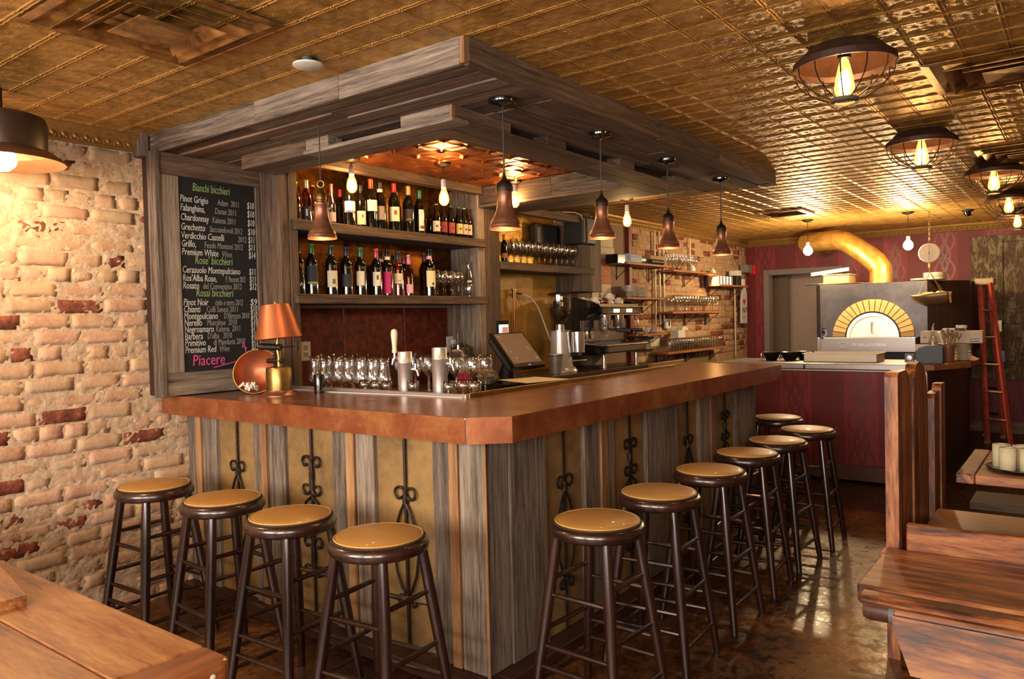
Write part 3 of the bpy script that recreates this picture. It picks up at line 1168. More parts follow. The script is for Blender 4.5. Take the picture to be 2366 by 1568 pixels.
# plinth
MB().bbox(-.06, 2.13, 2.225, 2.33, 0, .052, .004).build('plinth', M['plinth'], bar)
MB().bbox(2.03, 2.135, 2.331, 5.36, 0, .052, .004).build('plinth', M['plinth'], bar)
front = [(-.06, .03, 'g'), (.03, .081, 'o'), (.084, .217, 'g'), (.228, .47, 'b'), (.50, .554, 'g'), (.554, .612, 'o'), (.614, .735, 'g'), (.765, 1.149, 'b'), (1.15, 1.255, 'g'), (1.256, 1.312, 'o'),
         (1.314, 1.431, 'g'), (1.45, 1.773, 'b'), (1.774, 1.871, 'g'), (1.872, 1.922, 'o'), (1.925, 2.055, 'G')]
front[3] = (.228, .548, 'b')
front[4] = (.549, .612, 'g')
front[5] = (.613, .668, 'o')
front[6] = (.670, .800, 'g')
front[7] = (.815, 1.149, 'b')
BZ0, BZ1 = .053, .989
for x0, x1, k in front:
    if k == 'b':
        MB().box(x0 - .02, x1 + .02, 2.318, 2.326, BZ0, BZ1).build('gold_panel', M['brass_panel'], bar)
    else:
        y0 = {'g': 2.296, 'G': 2.292, 'o': 2.286}[k] + R.uniform(-.003, .003)
        plank('cladding_board', x0 + .0015, x1 - .0015, y0, 2.325, BZ0, BZ1, M['orange_z' if k == 'o' else 'grey_z'], bar, .003)
side = [(2.290, 2.437, 'g'), (2.439, 2.70, 'G'), (2.70, 3.019, 'b'), (3.02, 3.156, 'g'), (3.157, 3.226, 'o'), (3.228, 3.307, 'g'), (3.307, 3.645, 'b'), (3.646, 4.047, 'G'), (4.047, 4.34, 'b'),
        (4.341, 4.498, 'g'), (4.50, 4.559, 'o'), (4.56, 4.622, 'g'), (4.622, 4.934, 'b'), (4.935, 5.30, 'G')]
for y0, y1, k in side:
    if k == 'b':
        MB().box(2.034, 2.042, y0 - .01, y1 + .01, BZ0, BZ1).build('gold_panel', M['brass_panel'], bar)
    else:
        x1 = {'g': 2.062, 'G': 2.068, 'o': 2.074}[k] + R.uniform(-.003, .003)
        plank('cladding_board', 2.036, x1, y0 + .0015, y1 - .0015, BZ0, BZ1, M['orange_z' if k == 'o' else 'grey_z'], bar, .003)
plank('corner_strip', 2.056, 2.070, 2.284, 2.2885, BZ0, BZ1, M['orange_z'], bar, .001)
plank('cladding_board', 1.64, 2.03, 5.302, 5.318, BZ0, BZ1, M['grey_z'], bar)


# wrought iron scrolls in the gold panels
def spiral(cx, cz, r0, r1, a0, a1, n=18):
    return [(cx + (r0 + (r1 - r0) * i / n) * math.cos(a0 + (a1 - a0) * i / n), 0, cz + (r0 + (r1 - r0) * i / n) * math.sin(a0 + (a1 - a0) * i / n)) for i in range(n + 1)]


def iron_a(zk=.70):
    m = MB()
    m.tube([(0, 0, .06), (0, 0, .985)], .0075, 6)
    m.tube([(0, .0, zk - .02), (0, 0, zk + .02)], .014, 8)
    for s_ in (-1, 1):
        # bow loops over the knot
        m.tube([(s_ * p[0], p[1] - .004, p[2]) for p in spiral(.034, zk + .022, .030, .022, PI * 1.15, -PI * .8)], .006, 6)
        # lyre below
        pts = [(0, zk - .01), (.03, zk - .06), (.062, zk - .14), (.072, zk - .23), (.058, zk - .32), (.03, zk - .385), (.006, zk - .41)]
        m.tube([(s_ * a, -.004, b) for a, b in pts], .006, 6)
        m.tube([(s_ * p[0], p[1] - .004, p[2]) for p in spiral(.034, zk - .44, .028, .01, PI * .9, -PI * 1.2)], .0055, 6)
    m.tube([(0, 0, zk - .43), (0, 0, zk - .40)], .013, 8)
    return m


def iron_b(zk=.735):
    m = MB()
    m.tube([(0, 0, .06), (0, 0, .985)], .0075, 6)
    for z in (zk, zk - .385):
        m.tube([(0, 0, z - .018), (0, 0, z + .018)], .014, 8)
        for s_ in (-1, 1):
            for d in (-1, 1):
                m.tube([(s_ * p[0], p[1] - .004, z + d * p[2]) for p in [(0.004, 0, .0), (.008, 0, .035)] + spiral(.040, .062, .034, .012, PI, -PI * .85)], [.007] * 12 + [.006] * 9, 6)
    for s_ in (-1, 1):
        pts = [(.004, zk - .10), (.045, zk - .13), (.062, zk - .19), (.045, zk - .255), (.004, zk - .285)]
        m.tube([(s_ * a, -.004, b) for a, b in pts], .006, 6)
    return m


for i, (kind, x) in enumerate((('a', .39), ('b', .99), ('a', 1.61))):
    (iron_a() if kind == 'a' else iron_b()).build('iron_scroll', M['iron'], bar, smooth=True, loc=(x - 1.0, 2.306 - 2.3, 0))
for i, (kind, y) in enumerate((('a', 2.86), ('b', 3.477), ('a', 4.183), ('b', 4.76))):
    o = (iron_a() if kind == 'a' else iron_b()).build('iron_scroll', M['iron'], bar, smooth=True, loc=(2.054 - 1.0, y - 2.3, 0))
    o.rotation_euler = (0, 0, PI / 2)


# ================================================================ STOOLS
def make_stool():
    t = T('bar_stool', 'stool', 'stool', (0, 0, 0), 'tan-seated bar stools around the bar')
    MB().lathe([(.12, .655), (.160, .657), (.172, .664), (.176, .676), (.175, .690), (.168, .700), (.160, .703), (.158, .699), (.10, .699)], 40).build('seat_frame', M['stoolwood'], t, smooth=True)
    MB().lathe([(.159, .698), (.160, .705), (.154, .711), (.13, .718), (.09, .723), (.045, .7255), (.0, .7262)], 40, cap=False).build('cushion', M['leather'], t, smooth='all')
    m = MB()
    for k in range(88):
        a = 2 * PI * k / 88
        m.bbox(-.0022, .0022, -.0042, .0042, -.001, .001, .0006, Matrix.Translation((.1585 * math.cos(a), .1585 * math.sin(a), .7085)) @ Matrix.Rotation(a, 4, 'Z'))
    m.tube([(.1605 * math.cos(2 * PI * k / 40), .1605 * math.sin(2 * PI * k / 40), .7050) for k in range(40)], .0030, 5, closed=True)
    m.build('stitching', M['thread'], t)
    MB().tube([(.1535 * math.cos(2 * PI * k / 40), .1535 * math.sin(2 * PI * k / 40), .7115) for k in range(40)], .0026, 5, closed=True).build('piping', M['piping'], t, smooth=True)
    top, bot = .105, .180

    def pt(sx, sy, z):
        k = top + (bot - top) * (1 - z / .66)
        return Vector((sx * k, sy * k, z))
    for sx, sy in ((1, 1), (1, -1), (-1, 1), (-1, -1)):
        MB().tube([pt(sx, sy, z) for z in (.665, .60, .45, .25, .10, .008)], [.0175, .0195, .0215, .0200, .0170, .0150], 12).build('leg', M['stoolwood'], t, smooth=True)
        MB().lathe([(.011, 0), (.0145, .001), (.0145, .012), (.011, .013)], 10, c=tuple(pt(sx, sy, 0))).build('foot_glide', M['black'], t)
    for (a, b, hs) in (((1, 1), (1, -1), (.50, .315, .125)), ((-1, 1), (-1, -1), (.50, .315, .125)), ((1, 1), (-1, 1), (.445, .26, .185)), ((1, -1), (-1, -1), (.445, .26, .185))):
        for h in hs:
            p, q = pt(*a, h), pt(*b, h)
            MB().tube([p, p.lerp(q, .25), p.lerp(q, .5), p.lerp(q, .75), q], [.0075, .0095, .0105, .0095, .0075], 8).build('rung', M['stoolwood'], t, smooth=True)
    return t


st = make_stool()
first = [True]
stools = [(.393, 1.858, .05, 'tan-topped bar stool tight against the brick wall at the short bar side'),
          (.939, 1.871, -.08, 'second tan-topped bar stool from the brick wall on the short bar side'),
          (1.44, 1.846, .04, 'third tan-topped bar stool from the brick wall on the short bar side'),
          (1.95, 1.832, .10, 'tan-topped bar stool on the short bar side closest to the clipped corner'),
          (2.488, 2.412, -.05, 'first tan-topped bar stool round the clipped corner on the long bar side'),
          (2.48, 2.935, .06, 'second tan-topped bar stool from the corner on the long bar side'),
          (2.48, 3.482, .0, 'third tan-topped bar stool from the corner on the long bar side'),
          (2.468, 4.017, .07, 'fourth tan-topped bar stool from the corner on the long bar side'),
          (2.475, 4.494, -.04, 'fifth tan-topped bar stool from the corner on the long bar side'),
          (2.50, 5.011, .05, 'tan-topped bar stool by the far end of the long bar, set out from the rest'),
          (2.157, 5.50, .0, 'tan-topped bar stool half hidden behind the far end of the bar')]
for x, y, rz, lb in stools:
    place(first, st, (x, y, 0), rz, lb)


# ================================================================ LAMPS
def edison(t, x, y, z, h=.115, r=.031, power=4.0, socket='white', glassm='bulbglass', cord=None):
    """bulb hanging, z = lowest point of the glass"""
    g = MB().lathe([(.0005, z), (r * .55, z + .006), (r * .92, z + .022), (r, z + .042), (r * .86, z + h * .62), (r * .52, z + h * .86), (.0135, z + h)], 18, c=(x, y, 0), cap=False).build('bulb_glass', M[glassm], t, smooth='all')
    m = MB()
    for k in range(6):
        a = 2 * PI * k / 6
        b = 2 * PI * (k + .5) / 6
        m.tube([(x + .011 * math.cos(a), y + .011 * math.sin(a), z + h * .72), (x + .010 * math.cos(b), y + .010 * math.sin(b), z + h * .22)], .0034, 5)
        m.tube([(x + .010 * math.cos(b), y + .010 * math.sin(b), z + h * .22), (x + .011 * math.cos(b + PI / 6), y + .011 * math.sin(b + PI / 6), z + h * .72)], .0034, 5)
    m.build('filament', M['filament'], g)
    if socket:
        MB().lathe([(.0135, z + h - .004), (.0165, z + h - .002), (.0165, z + h + .045), (.012, z + h + .052), (.004, z + h + .054)], 14, c=(x, y, 0)).build('socket', M[socket], t, smooth=True)
    bulb_light('bulb_light', (x, y, z + h * .45), power)


# bare bulbs under the copper tin
for x, y, zb, zt, lb in ((.39, 3.14, 2.235, CZ - .01, 'bare filament bulb hanging just in front of the upper bottle shelf'),
                         (.70, 3.62, 2.175, CZ - .01, 'bare filament bulb hanging on a dark ceiling rose from the copper tin ceiling'),
                         (.655, 4.43, 2.25, CZ - .01, 'bare filament bulb half hidden behind the copper pendant at the canopy corner'),
                         (1.13, 5.22, 2.135, ZB - .006, 'bare filament bulb hanging from the far soffit boards beside the brick shelf wall')):
    t = T('filament_bulb', lb, 'light bulb', (x, y, zb), 'bare filament bulbs over the work side of the bar')
    MB().lathe([(.004, zt - .030), (.03, zt - .026), (.052, zt - .014), (.055, zt - .002), (.05, zt)], 20, c=(x, y, 0)).build('ceiling_rose', M['iron'], t, smooth=True)
    MB().tube([(x, y, zb + .16), (x, y, zt - .02)], .003, 6).build('cord', M['black'], t)
    edison(t, x, y, zb, .115, .033, 10.0)

# copper pendants over the bar
PS = [(.0665, 0), (.0672, .004), (.064, .010), (.0655, .016), (.060, .024), (.0600, .030), (.050, .046), (.041, .064), (.035, .086), (.0315, .100), (.0315, .150), (.033, .152), (.033, .160)]
PI_ = [(.064, .003), (.055, .026), (.044, .05), (.032, .082), (.029, .10), (.029, .14)]
for i, (x, y, zbm, lb) in enumerate(((1.155, 2.276, 1.838, 'copper bell pendant with a brass ring, hanging above the blowtorch lamp'),
                                     (2.003, 2.536, 1.826, 'largest-looking copper bell pendant, hung from the soffit near the canopy corner'),
                                     (2.015, 3.309, 1.842, 'second copper bell pendant from the canopy corner, above the register'),
                                     (1.986, 4.124, 1.845, 'third copper bell pendant from the canopy corner, before the open brick shelves'),
                                     (1.981, 4.943, 1.850, 'copper bell pendant at the far end of the row over the bar'))):
    t = T('pendant_lamp', lb, 'pendant lamp', (x, y, zbm), 'copper bell pendants hanging over the bar')
    MB().lathe([(r * 1.0, z + zbm) for r, z in PS], 32, c=(x, y, 0), cap=False).build('shade', M['bronze'], t, smooth=True)
    MB().lathe([(r, z + zbm) for r, z in PI_], 24, c=(x, y, 0), cap=False).build('shade_lining', M['copper'], t, smooth=True)
    if i == 0:
        MB().lathe([(.0325, zbm + .158), (.022, zbm + .166), (.021, zbm + .175), (.024, zbm + .178), (.024, zbm + .200), (.020, zbm + .206), (.011, zbm + .218), (.006, zbm + .230)], 20, c=(x, y, 0)).build('cap', M['brass'], t, smooth=True)
        MB().tube([(x + .015 * math.cos(a) * .8, y + .015 * math.cos(a) * .6, zbm + .247 + .015 * math.sin(a)) for a in [2 * PI * k / 16 for k in range(16)]], .0028, 6, closed=True).build('ring', M['brass'], t, smooth=True)
        MB().tube([(x, y, zbm + .262), (x, y, ZB + .01)], .003, 6).build('cord', M['black'], t)
    else:
        MB().lathe([(.0345, zbm + .154), (.036, zbm + .164), (.034, zbm + .178), (.026, zbm + .192), (.012, zbm + .203), (.006, zbm + .222), (.004, zbm + .235)], 20, c=(x, y, 0)).build('cap', M['iron'], t, smooth=True)
        MB().tube([(x, y, zbm + .23), (x, y, ZB - .02)], .0035, 6).build('cord', M['black'], t)
        MB().lathe([(.006, ZB - .034), (.012, ZB - .030), (.045, ZB - .026), (.058, ZB - .018), (.06, ZB - .008), (.06, ZB - .004)], 28, c=(x, y, 0)).build('ceiling_rose', M['gloss_black'], t, smooth=True)
    e = MB().lathe([(.0005, zbm + .008), (.018, zbm + .014), (.026, zbm + .034), (.020, zbm + .062), (.013, zbm + .085)], 14, c=(x, y, 0), cap=False).build('bulb', M['filament'], t, smooth='all')
    l = bulb_light('pendant_light', (x, y, zbm + .004), 1.5, .02)

# caged ceiling lamps along the dining side
cage = T('caged_ceiling_lamp', 'lamp', 'ceiling lamp', (0, 0, 0), 'caged lamps along the dining side ceiling')
MB().lathe([(.06, .0), (.105, -.002), (.13, -.012), (.150, -.034), (.172, -.052), (.182, -.060), (.184, -.086), (.178, -.086), (.174, -.066), (.14, -.040), (.10, -.020), (.04, -.016)], 48, cap=False).build('shade', plain('rusty_brown_shade', (66, 42, 32), .5, .4, .25, .3, 30), cage, smooth=True)
MB().lathe([(.10, .004), (.112, -.001), (.128, -.010)], 40, cap=False).build('shade_collar', plain('verdigris_collar', (112, 98, 62), .6, .3, .2), cage, smooth=True)
for k in range(12):
    a = 2 * PI * (k + .3) / 12
    MB().tube([(r * math.cos(a), r * math.sin(a), z) for r, z in ((.175, -.082), (.172, -.115), (.150, -.150), (.110, -.178), (.070, -.196), (.048, -.203))], .0024, 5).build('cage_wire', M['iron'], cage)
MB().lathe([(.052, -.200), (.055, -.206), (.050, -.213), (.036, -.216), (.036, -.210), (.045, -.205)], 24, cap=False).build('cage_ring', plain('grey_cage_ring', (104, 96, 82), .5, .4), cage, smooth=True)
MB().lathe([(.0, -.016), (.024, -.018), (.024, -.050), (.017, -.056)], 16).build('socket', M['black'], cage, smooth=True)
g = MB().lathe([(.0005, -.196), (.020, -.192), (.034, -.178), (.037, -.158), (.031, -.120), (.022, -.080), (.015, -.056)], 20, cap=False).build('bulb_glass', M['bulbglass'], cage, smooth='all')
m = MB()
for k in range(8):
    a, b = 2 * PI * k / 8, 2 * PI * (k + .5) / 8
    m.tube([(.013 * math.cos(a), .013 * math.sin(a), -.10), (.013 * math.cos(b), .013 * math.sin(b), -.172), (.013 * math.cos(a + PI / 4), .013 * math.sin(a + PI / 4), -.10)], .0028, 5)
m.build('filament', M['filament'], g)
first = [True]
for x, y, lb in ((3.20, 3.10, 'largest caged ceiling lamp, the one closest to the canopy'), (3.19, 4.85, 'second caged ceiling lamp beyond the dark ceiling vent'),
                 (3.42, 6.25, 'third caged ceiling lamp along the dining side'), (3.40, 7.8, 'fourth caged ceiling lamp near the ceiling camera'), (3.37, 9.3, 'smallest caged ceiling lamp by the red far wall')):
    place(first, cage, (x, y, CZ), 0, lb)
    bulb_light('cage_light', (x, y, CZ - .13), 6.0, .03)

# bare round kitchen bulbs
for x, y, zc_, lb in ((1.516, 8.58, 2.12, 'bright bare round bulb hanging in front of the gold duct'), (2.47, 8.72, 2.115, 'bright bare round bulb hanging beside the hanging scale')):
    t = T('globe_bulb', lb, 'light bulb', (x, y, zc_), 'bare round bulbs over the kitchen counter')
    MB().lathe([(.004, CZ - .030), (.035, CZ - .024), (.058, CZ - .010), (.06, CZ - .002)], 20, c=(x, y, 0)).build('ceiling_rose', M['iron'], t, smooth=True)
    MB().tube([(x, y, zc_ + .07), (x, y, CZ - .02)], .003, 6).build('cord', M['black'], t)
    MB().lathe([(.016, zc_ + .048), (.018, zc_ + .05), (.018, zc_ + .09), (.006, zc_ + .095)], 14, c=(x, y, 0)).build('socket', M['white'], t, smooth=True)
    MB().lathe([(0.0005, zc_ - .052), (.026, zc_ - .044), (.044, zc_ - .022), (.048, zc_), (.042, zc_ + .022), (.026, zc_ + .044), (.016, zc_ + .055)], 20, c=(x, y, 0), cap=False).build('bulb', M['whitebulb'], t, smooth='all')
    bulb_light('globe_light', (x, y, zc_ - .075), 40, .05, (1.0, .74, .42))

# hat-shaped lamp on the brick wall
t = T('hat_lamp', 'large dark brown metal lamp with wide flared brim and glaring bulb before the brick wall', 'lamp', (.35, 1.285, 2.15))
cx_, cy_ = .35, 1.285
MB().lathe([(.0, 2.345), (.145, 2.342), (.164, 2.332), (.170, 2.31), (.168, 2.20), (.167, 2.196)], 48, c=(cx_, cy_, 0), cap=False).build('shade_drum', plain('dark_bronze_shade', (70, 50, 36), .4, .5, .15), t, smooth=True)
MB().lathe([(.167, 2.2), (.190, 2.192), (.224, 2.166), (.236, 2.150), (.234, 2.148), (.215, 2.162), (.175, 2.184), (.162, 2.19), (.160, 2.335), (0, 2.338)], 48, c=(cx_, cy_, 0), cap=False).build('brim', plain('brown_brim', (122, 84, 58), .35, .5, .15), t, smooth=True)
MB().tube([(cx_, cy_, 2.34), (cx_, cy_, CZ)], .012, 10).build('stem', M['iron'], t)
MB().lathe([(.0005, 2.112), (.030, 2.118), (.050, 2.138), (.056, 2.160), (.048, 2.19), (.026, 2.22), (.016, 2.24)], 20, c=(cx_, cy_, 0), cap=False).build('bulb', M['whitebulb'], t, smooth='all')
MB().tube([(cx_, cy_, 2.23), (cx_, cy_, 2.336)], .02, 10).build('socket', M['brass'], t)
bulb_light('hat_light', (cx_, cy_, 2.09), 8, .04)

# amber bulb in a wire box on the far brick shelves
t = T('jar_lamp', 'small amber bulb in a dark tin sleeve below the upper long brick-wall shelf', 'lamp', (.3, 8.95, 1.8))
MB().lathe([(.035, 1.80), (.06, 1.80), (.062, 1.97), (.02, 1.985)], 16, c=(.24, 8.92, 0), cap=False, a0=PI * .55, a1=PI * 1.6).build('sleeve', M['iron'], t, smooth=True)
edison(t, .3, 8.95, 1.80, .12, .034, 2.0, 'iron')

# ================================================================ CEILING FITTINGS


def vent(x0, x1, y0, y1, label):
    t = T('ceiling_vent', label, 'vent', ((x0 + x1) / 2, (y0 + y1) / 2, CZ - .02), 'square diffusers in the tin ceiling')
    cx, cy2 = (x0 + x1) / 2, (y0 + y1) / 2
    hx, hy = (x1 - x0) / 2, (y1 - y0) / 2

    def ringf(s0, s1, z0, z1, nm):
        m = MB()
        vs = []
        for s_, z in ((s0, z0), (s1, z1)):
            vs += [(cx + sx * hx * s_, cy2 + sy * hy * s_, z) for sx, sy in ((-1, -1), (1, -1), (1, 1), (-1, 1))]
        m.add(vs + [(p[0], p[1], p[2] + .003) for p in vs], [(i, (i + 1) % 4, 4 + (i + 1) % 4, 4 + i) for i in range(4)] + [(8 + i, 12 + i, 12 + (i + 1) % 4, 8 + (i + 1) % 4) for i in range(4)] +
              [(i, 8 + i, 8 + (i + 1) % 4, (i + 1) % 4) for i in range(4)] + [(4 + i, 4 + (i + 1) % 4, 12 + (i + 1) % 4, 12 + i) for i in range(4)])
        m.build(nm, M['ventmetal'], t)
    ringf(1.0, .90, CZ - .012, CZ - .014, 'frame')
    ringf(.90, .74, CZ - .012, CZ + .004, 'louvre_ring')
    ringf(.76, .58, CZ - .034, CZ - .006, 'louvre_ring')
    ringf(.55, .38, CZ - .038, CZ - .012, 'louvre_ring')
    ringf(.34, .0, CZ - .040, CZ - .036, 'centre_plate')
    MB().bbox(cx - hx * .5, cx + hx * .5, cy2 - .003, cy2 + .003, CZ - .010, CZ - .004, .001).bbox(cx - .003, cx + .003, cy2 - hy * .5, cy2 + hy * .5, CZ - .010, CZ - .004, .001).build('hanger_wire', M['brass'], t)
    MB().box(cx - hx * .9, cx + hx * .9, cy2 - hy * .9, cy2 + hy * .9, CZ + .0055, CZ + .010).build('duct_face', M['ventmetal'], t)


vent(1.19, 1.80, 1.04, 1.62, 'tarnished brass square air diffuser in the ceiling above the brick wall side')
vent(3.385, 4.0, 3.54, 4.08, 'dark square air diffuser in the ceiling beside the first caged lamps')
vent(3.33, 3.93, 5.62, 6.22, 'dark square air diffuser in the ceiling behind the second caged lamp')
t = T('slot_vent', 'flat louvred air vent in the ceiling above the bar end', 'vent', (1.52, 7.75, CZ - .02))
MB().bbox(1.30, 1.36, 7.53, 7.98, CZ - .022, CZ - .002).bbox(1.70, 1.76, 7.53, 7.98, CZ - .022, CZ - .002).bbox(1.36, 1.70, 7.53, 7.58, CZ - .022, CZ - .002).bbox(1.36, 1.70, 7.93, 7.98, CZ - .022, CZ - .002).build('frame', M['ventmetal'], t)
for k in range(6):
    MB().box(-.17, .17, -.022, .022, -.002, .002, Matrix.Translation((1.53, 7.61 + k * .058, CZ - .014)) @ Matrix.Rotation(.6, 4, 'X')).build('louvre', M['ventmetal'], t)
t = T('smoke_detector', 'round white smoke detector disc on the tin ceiling before the canopy', 'smoke detector', (1.576, 1.886, CZ))
MB().lathe([(0, CZ - .034), (.045, CZ - .033), (.0585, CZ - .028), (.058, CZ - .022), (.04, CZ - .020)], 32, c=(1.578, 1.888, 0)).build('disc', M['white'], t, smooth=True)
MB().lathe([(.03, CZ - .021), (.036, CZ - .002)], 20, c=(1.578, 1.888, 0)).build('base', M['black'], t)
t = T('dome_camera', 'small black dome camera on the tin ceiling near the far wall', 'camera', (2.97, 9.0, CZ))
MB().lathe([(.055, CZ - .002), (.055, CZ - .018), (.042, CZ - .022)], 20, c=(2.97, 9.0, 0)).build('base', M['black'], t, smooth=True)
MB().lathe([(.0, CZ - .072), (.022, CZ - .066), (.036, CZ - .048), (.040, CZ - .022)], 20, c=(2.97, 9.0, 0)).build('dome', M['gloss_black'], t, smooth=True)


# ================================================================ BOTTLES
def bottle_parts(name, body, kind='wine'):
    t = T(name, 'x', 'bottle', (0, 0, 0))
    if kind == 'wine':
        pr = [(.0, .0), (.034, .0), (.0375, .004), (.0375, .175), (.0355, .195), (.028, .215), (.018, .232), (.0150, .245), (.0140, .30)]
        H = .30
    elif kind == 'slim':
        pr = [(.0, .0), (.030, .0), (.0335, .004), (.0335, .13), (.031, .155), (.024, .185), (.0165, .215), (.0135, .25), (.0130, .30)]
        H = .30
    else:  # beer
        pr = [(.0, .0), (.027, .0), (.030, .004), (.030, .125), (.027, .145), (.018, .165), (.0138, .185), (.0128, .222)]
        H = .222
    MB().lathe(pr, 18, cap=False).build('glass_body', body, t, smooth=True)
    return t, H, pr


BOT = {}


def bottle(kind, bodykey, x, y, z, cap, label_c, label_z, lab, grp, capband=None, lw=1.9, s=1.0, mark=None):
    key = (kind, bodykey)
    if key not in BOT:
        BOT[key] = bottle_parts({'wine': 'wine_bottle', 'slim': 'wine_bottle', 'beer': 'beer_bottle'}[kind], M[bodykey], kind)
        fr = True
        t = BOT[key][0]
        t.location = (x, y, z)
    else:
        p = BOT[key][0]
        t = p.copy()
        COL.objects.link(t)
        t.location = (x, y, z)
        for ch in p.children:
            if ch.name.split('.')[0] == 'glass_body':
                c = ch.copy()
                COL.objects.link(c)
                c.parent = t
    H, pr = BOT[key][1], BOT[key][2]
    t.scale = (s, s, s)
    t['label'], t['category'], t['group'] = lab, 'bottle', grp
    R0 = pr[2][0]
    if cap:
        r0 = pr[-1][0] + .0008
        if kind == 'beer':
            MB().lathe([(.0135, H - .004), (.0145, H), (.0135, H + .005), (.0, H + .006)], 12).build('crown_cap', paint('cap%s' % (cap,), cap, .4, .3), t, smooth=True)
        else:
            m = MB().lathe([(r0 + .002, H - .068), (r0 + .0006, H - .055), (r0, H - .012), (r0 + .0014, H - .010), (r0 + .0014, H), (r0 - .001, H + .003), (0, H + .0032)], 14)
            m.build('capsule', paint('cap%s' % (cap,), cap, .35, .3), t, smooth=True)
            if capband:
                MB().lathe([(r0 + .003, H - .066), (r0 + .0022, H - .045)], 14, cap=False).build('neck_band', paint('cap%s' % (capband,), capband, .5), t, smooth=True)
    if label_c:
        z0, z1 = label_z
        a = math.atan2(0 - y - 0, 3.93 - x) + R.uniform(-.25, .45)
        MB().lathe([(R0 + .0007, z0), (R0 + .0007, z1)], 14, cap=False, a0=a - lw / 2, a1=a + lw / 2).build('label', paint('lab%s' % (label_c,), label_c, .7), t, smooth=True)
        if mark:
            mc, mw, mz0, mz1 = mark
            MB().lathe([(R0 + .0013, mz0), (R0 + .0013, mz1)], 6, cap=False, a0=a - mw / 2 + .15, a1=a + mw / 2 + .15).build('label_print', paint('mrk%s' % (mc,), mc, .6), t, smooth=True)
    return t


Z1, Z2, XB = 2.056, 1.629, .245
G1, G2 = 'bottles on the upper shelf', 'bottles on the lower shelf'
k_ = (3.93 - XB) / 3.73
CR, WH, BK, GR, RD, GD = (214, 196, 160), (226, 212, 196), (20, 18, 20), (40, 104, 60), (176, 32, 38), (190, 150, 96)
# upper shelf
bottle('beer', 'bottle_amber', XB, 2.869 * k_ - .0, Z1, GD, None, None, 'small amber bottle at the post end of the upper shelf', G1)
bottle('wine', 'bottle_amber', XB, 2.950 * k_, Z1, (210, 190, 150), BK, (.02, .11), 'amber bottle with black label and white flower on the upper shelf', G1, s=.82, mark=((220, 210, 190), .35, .04, .09))
bottle('beer', 'bottle_amber', .12, 3.06, Z1, GD, None, None, 'amber bottle set back behind the flower-labelled one', G1, s=1.1)
bottle('slim', 'glass', XB, 3.137 * k_, Z1, (150, 60, 50), (150, 120, 110), (.02, .09), 'slim clear bottle with dark red cap on the upper shelf', G1, s=.82)
bottle('wine', 'bottle_dark', .09, 3.30, Z1, (150, 24, 34), None, None, 'dark bottle with red capsule at the back of the upper shelf', G1, s=.85)
bottle('wine', 'bottle_dark', XB, 3.280 * k_, Z1, BK, WH, (.085, .155), 'dark bottle with white and purple label right behind the first bulb', G1, lw=2.4, mark=((110, 60, 110), 2.3, .085, .098))
bottle('wine', 'bottle_dark', XB, 3.377 * k_, Z1, BK, (210, 178, 150), (.02, .115), 'short dark bottle with low cream label lettered in red', G1, s=.9, mark=((170, 60, 40), .3, .07, .09))
bottle('wine', 'bottle_dark', XB, 3.468 * k_, Z1, (190, 78, 40), WH, (.105, .172), 'dark bottle with long orange capsule and square white label', G1, s=1.06)
bottle('wine', 'bottle_dark', .09, 3.66, Z1, (150, 40, 30), None, None, 'dark bottle with dull red capsule behind the orange-capped one', G1, s=.98)
bottle('wine', 'bottle_dark', XB, 3.547 * k_, Z1, BK, (128, 112, 100), (.06, .145), 'dark bottle with black capsule, white band and grey label', G1, (226, 214, 200), s=1.04)
bottle('wine', 'bottle_dark', .09, 3.80, Z1, GD, None, None, 'dark bottle with gold capsule behind the red-capped one', G1)
bottle('wine', 'bottle_dark', XB, 3.676 * k_, Z1, RD, CR, (.06, .15), 'dark bottle with red capsule and cream label with red disc', G1, s=1.06, mark=((190, 44, 40), .5, .10, .128))
bottle('wine', 'bottle_dark', XB, 3.812 * k_, Z1, GD, (34, 30, 30), (.07, .15), 'dark bottle with gold capsule and black label', G1, s=1.05, mark=((170, 130, 70), .9, .082, .086))
bottle('wine', 'bottle_dark', XB, 3.921 * k_, Z1, GR, WH, (.02, .165), 'dark bottle with green capsule and tall narrow white label', G1, lw=1.0, mark=((110, 50, 50), .8, .035, .055))
bottle('beer', 'bottle_dark', .10, 4.14, Z1, BK, None, None, 'plain dark beer bottle at the back between wine and beer', G1)
for yy, cap, lc, bd, lb in ((4.094, (150, 130, 60), CR, 'bottle_green', 'green beer bottle with oval beige label under the second bulb'), (4.168, BK, (150, 40, 46), 'bottle_dark', 'dark beer bottle with plain red label'),
                            (4.248, (60, 96, 70), (176, 60, 60), 'bottle_dark', 'beer bottle with green cap and red label'), (4.336, (40, 96, 60), (206, 186, 110), 'bottle_dark', 'beer bottle with green cap and yellow label'),
                            (4.396, (180, 150, 140), (206, 170, 150), 'bottle_dark', 'beer bottle with pale cap and pinkish white label'), (4.451, BK, (190, 170, 140), 'bottle_amber', 'brown beer bottle with white label at the far end of the upper shelf')):
    bottle('beer', bd, XB, yy * k_, Z1, cap, lc, (.03, .105), lb, G1, mark=((70, 50, 40), .5, .06, .075))
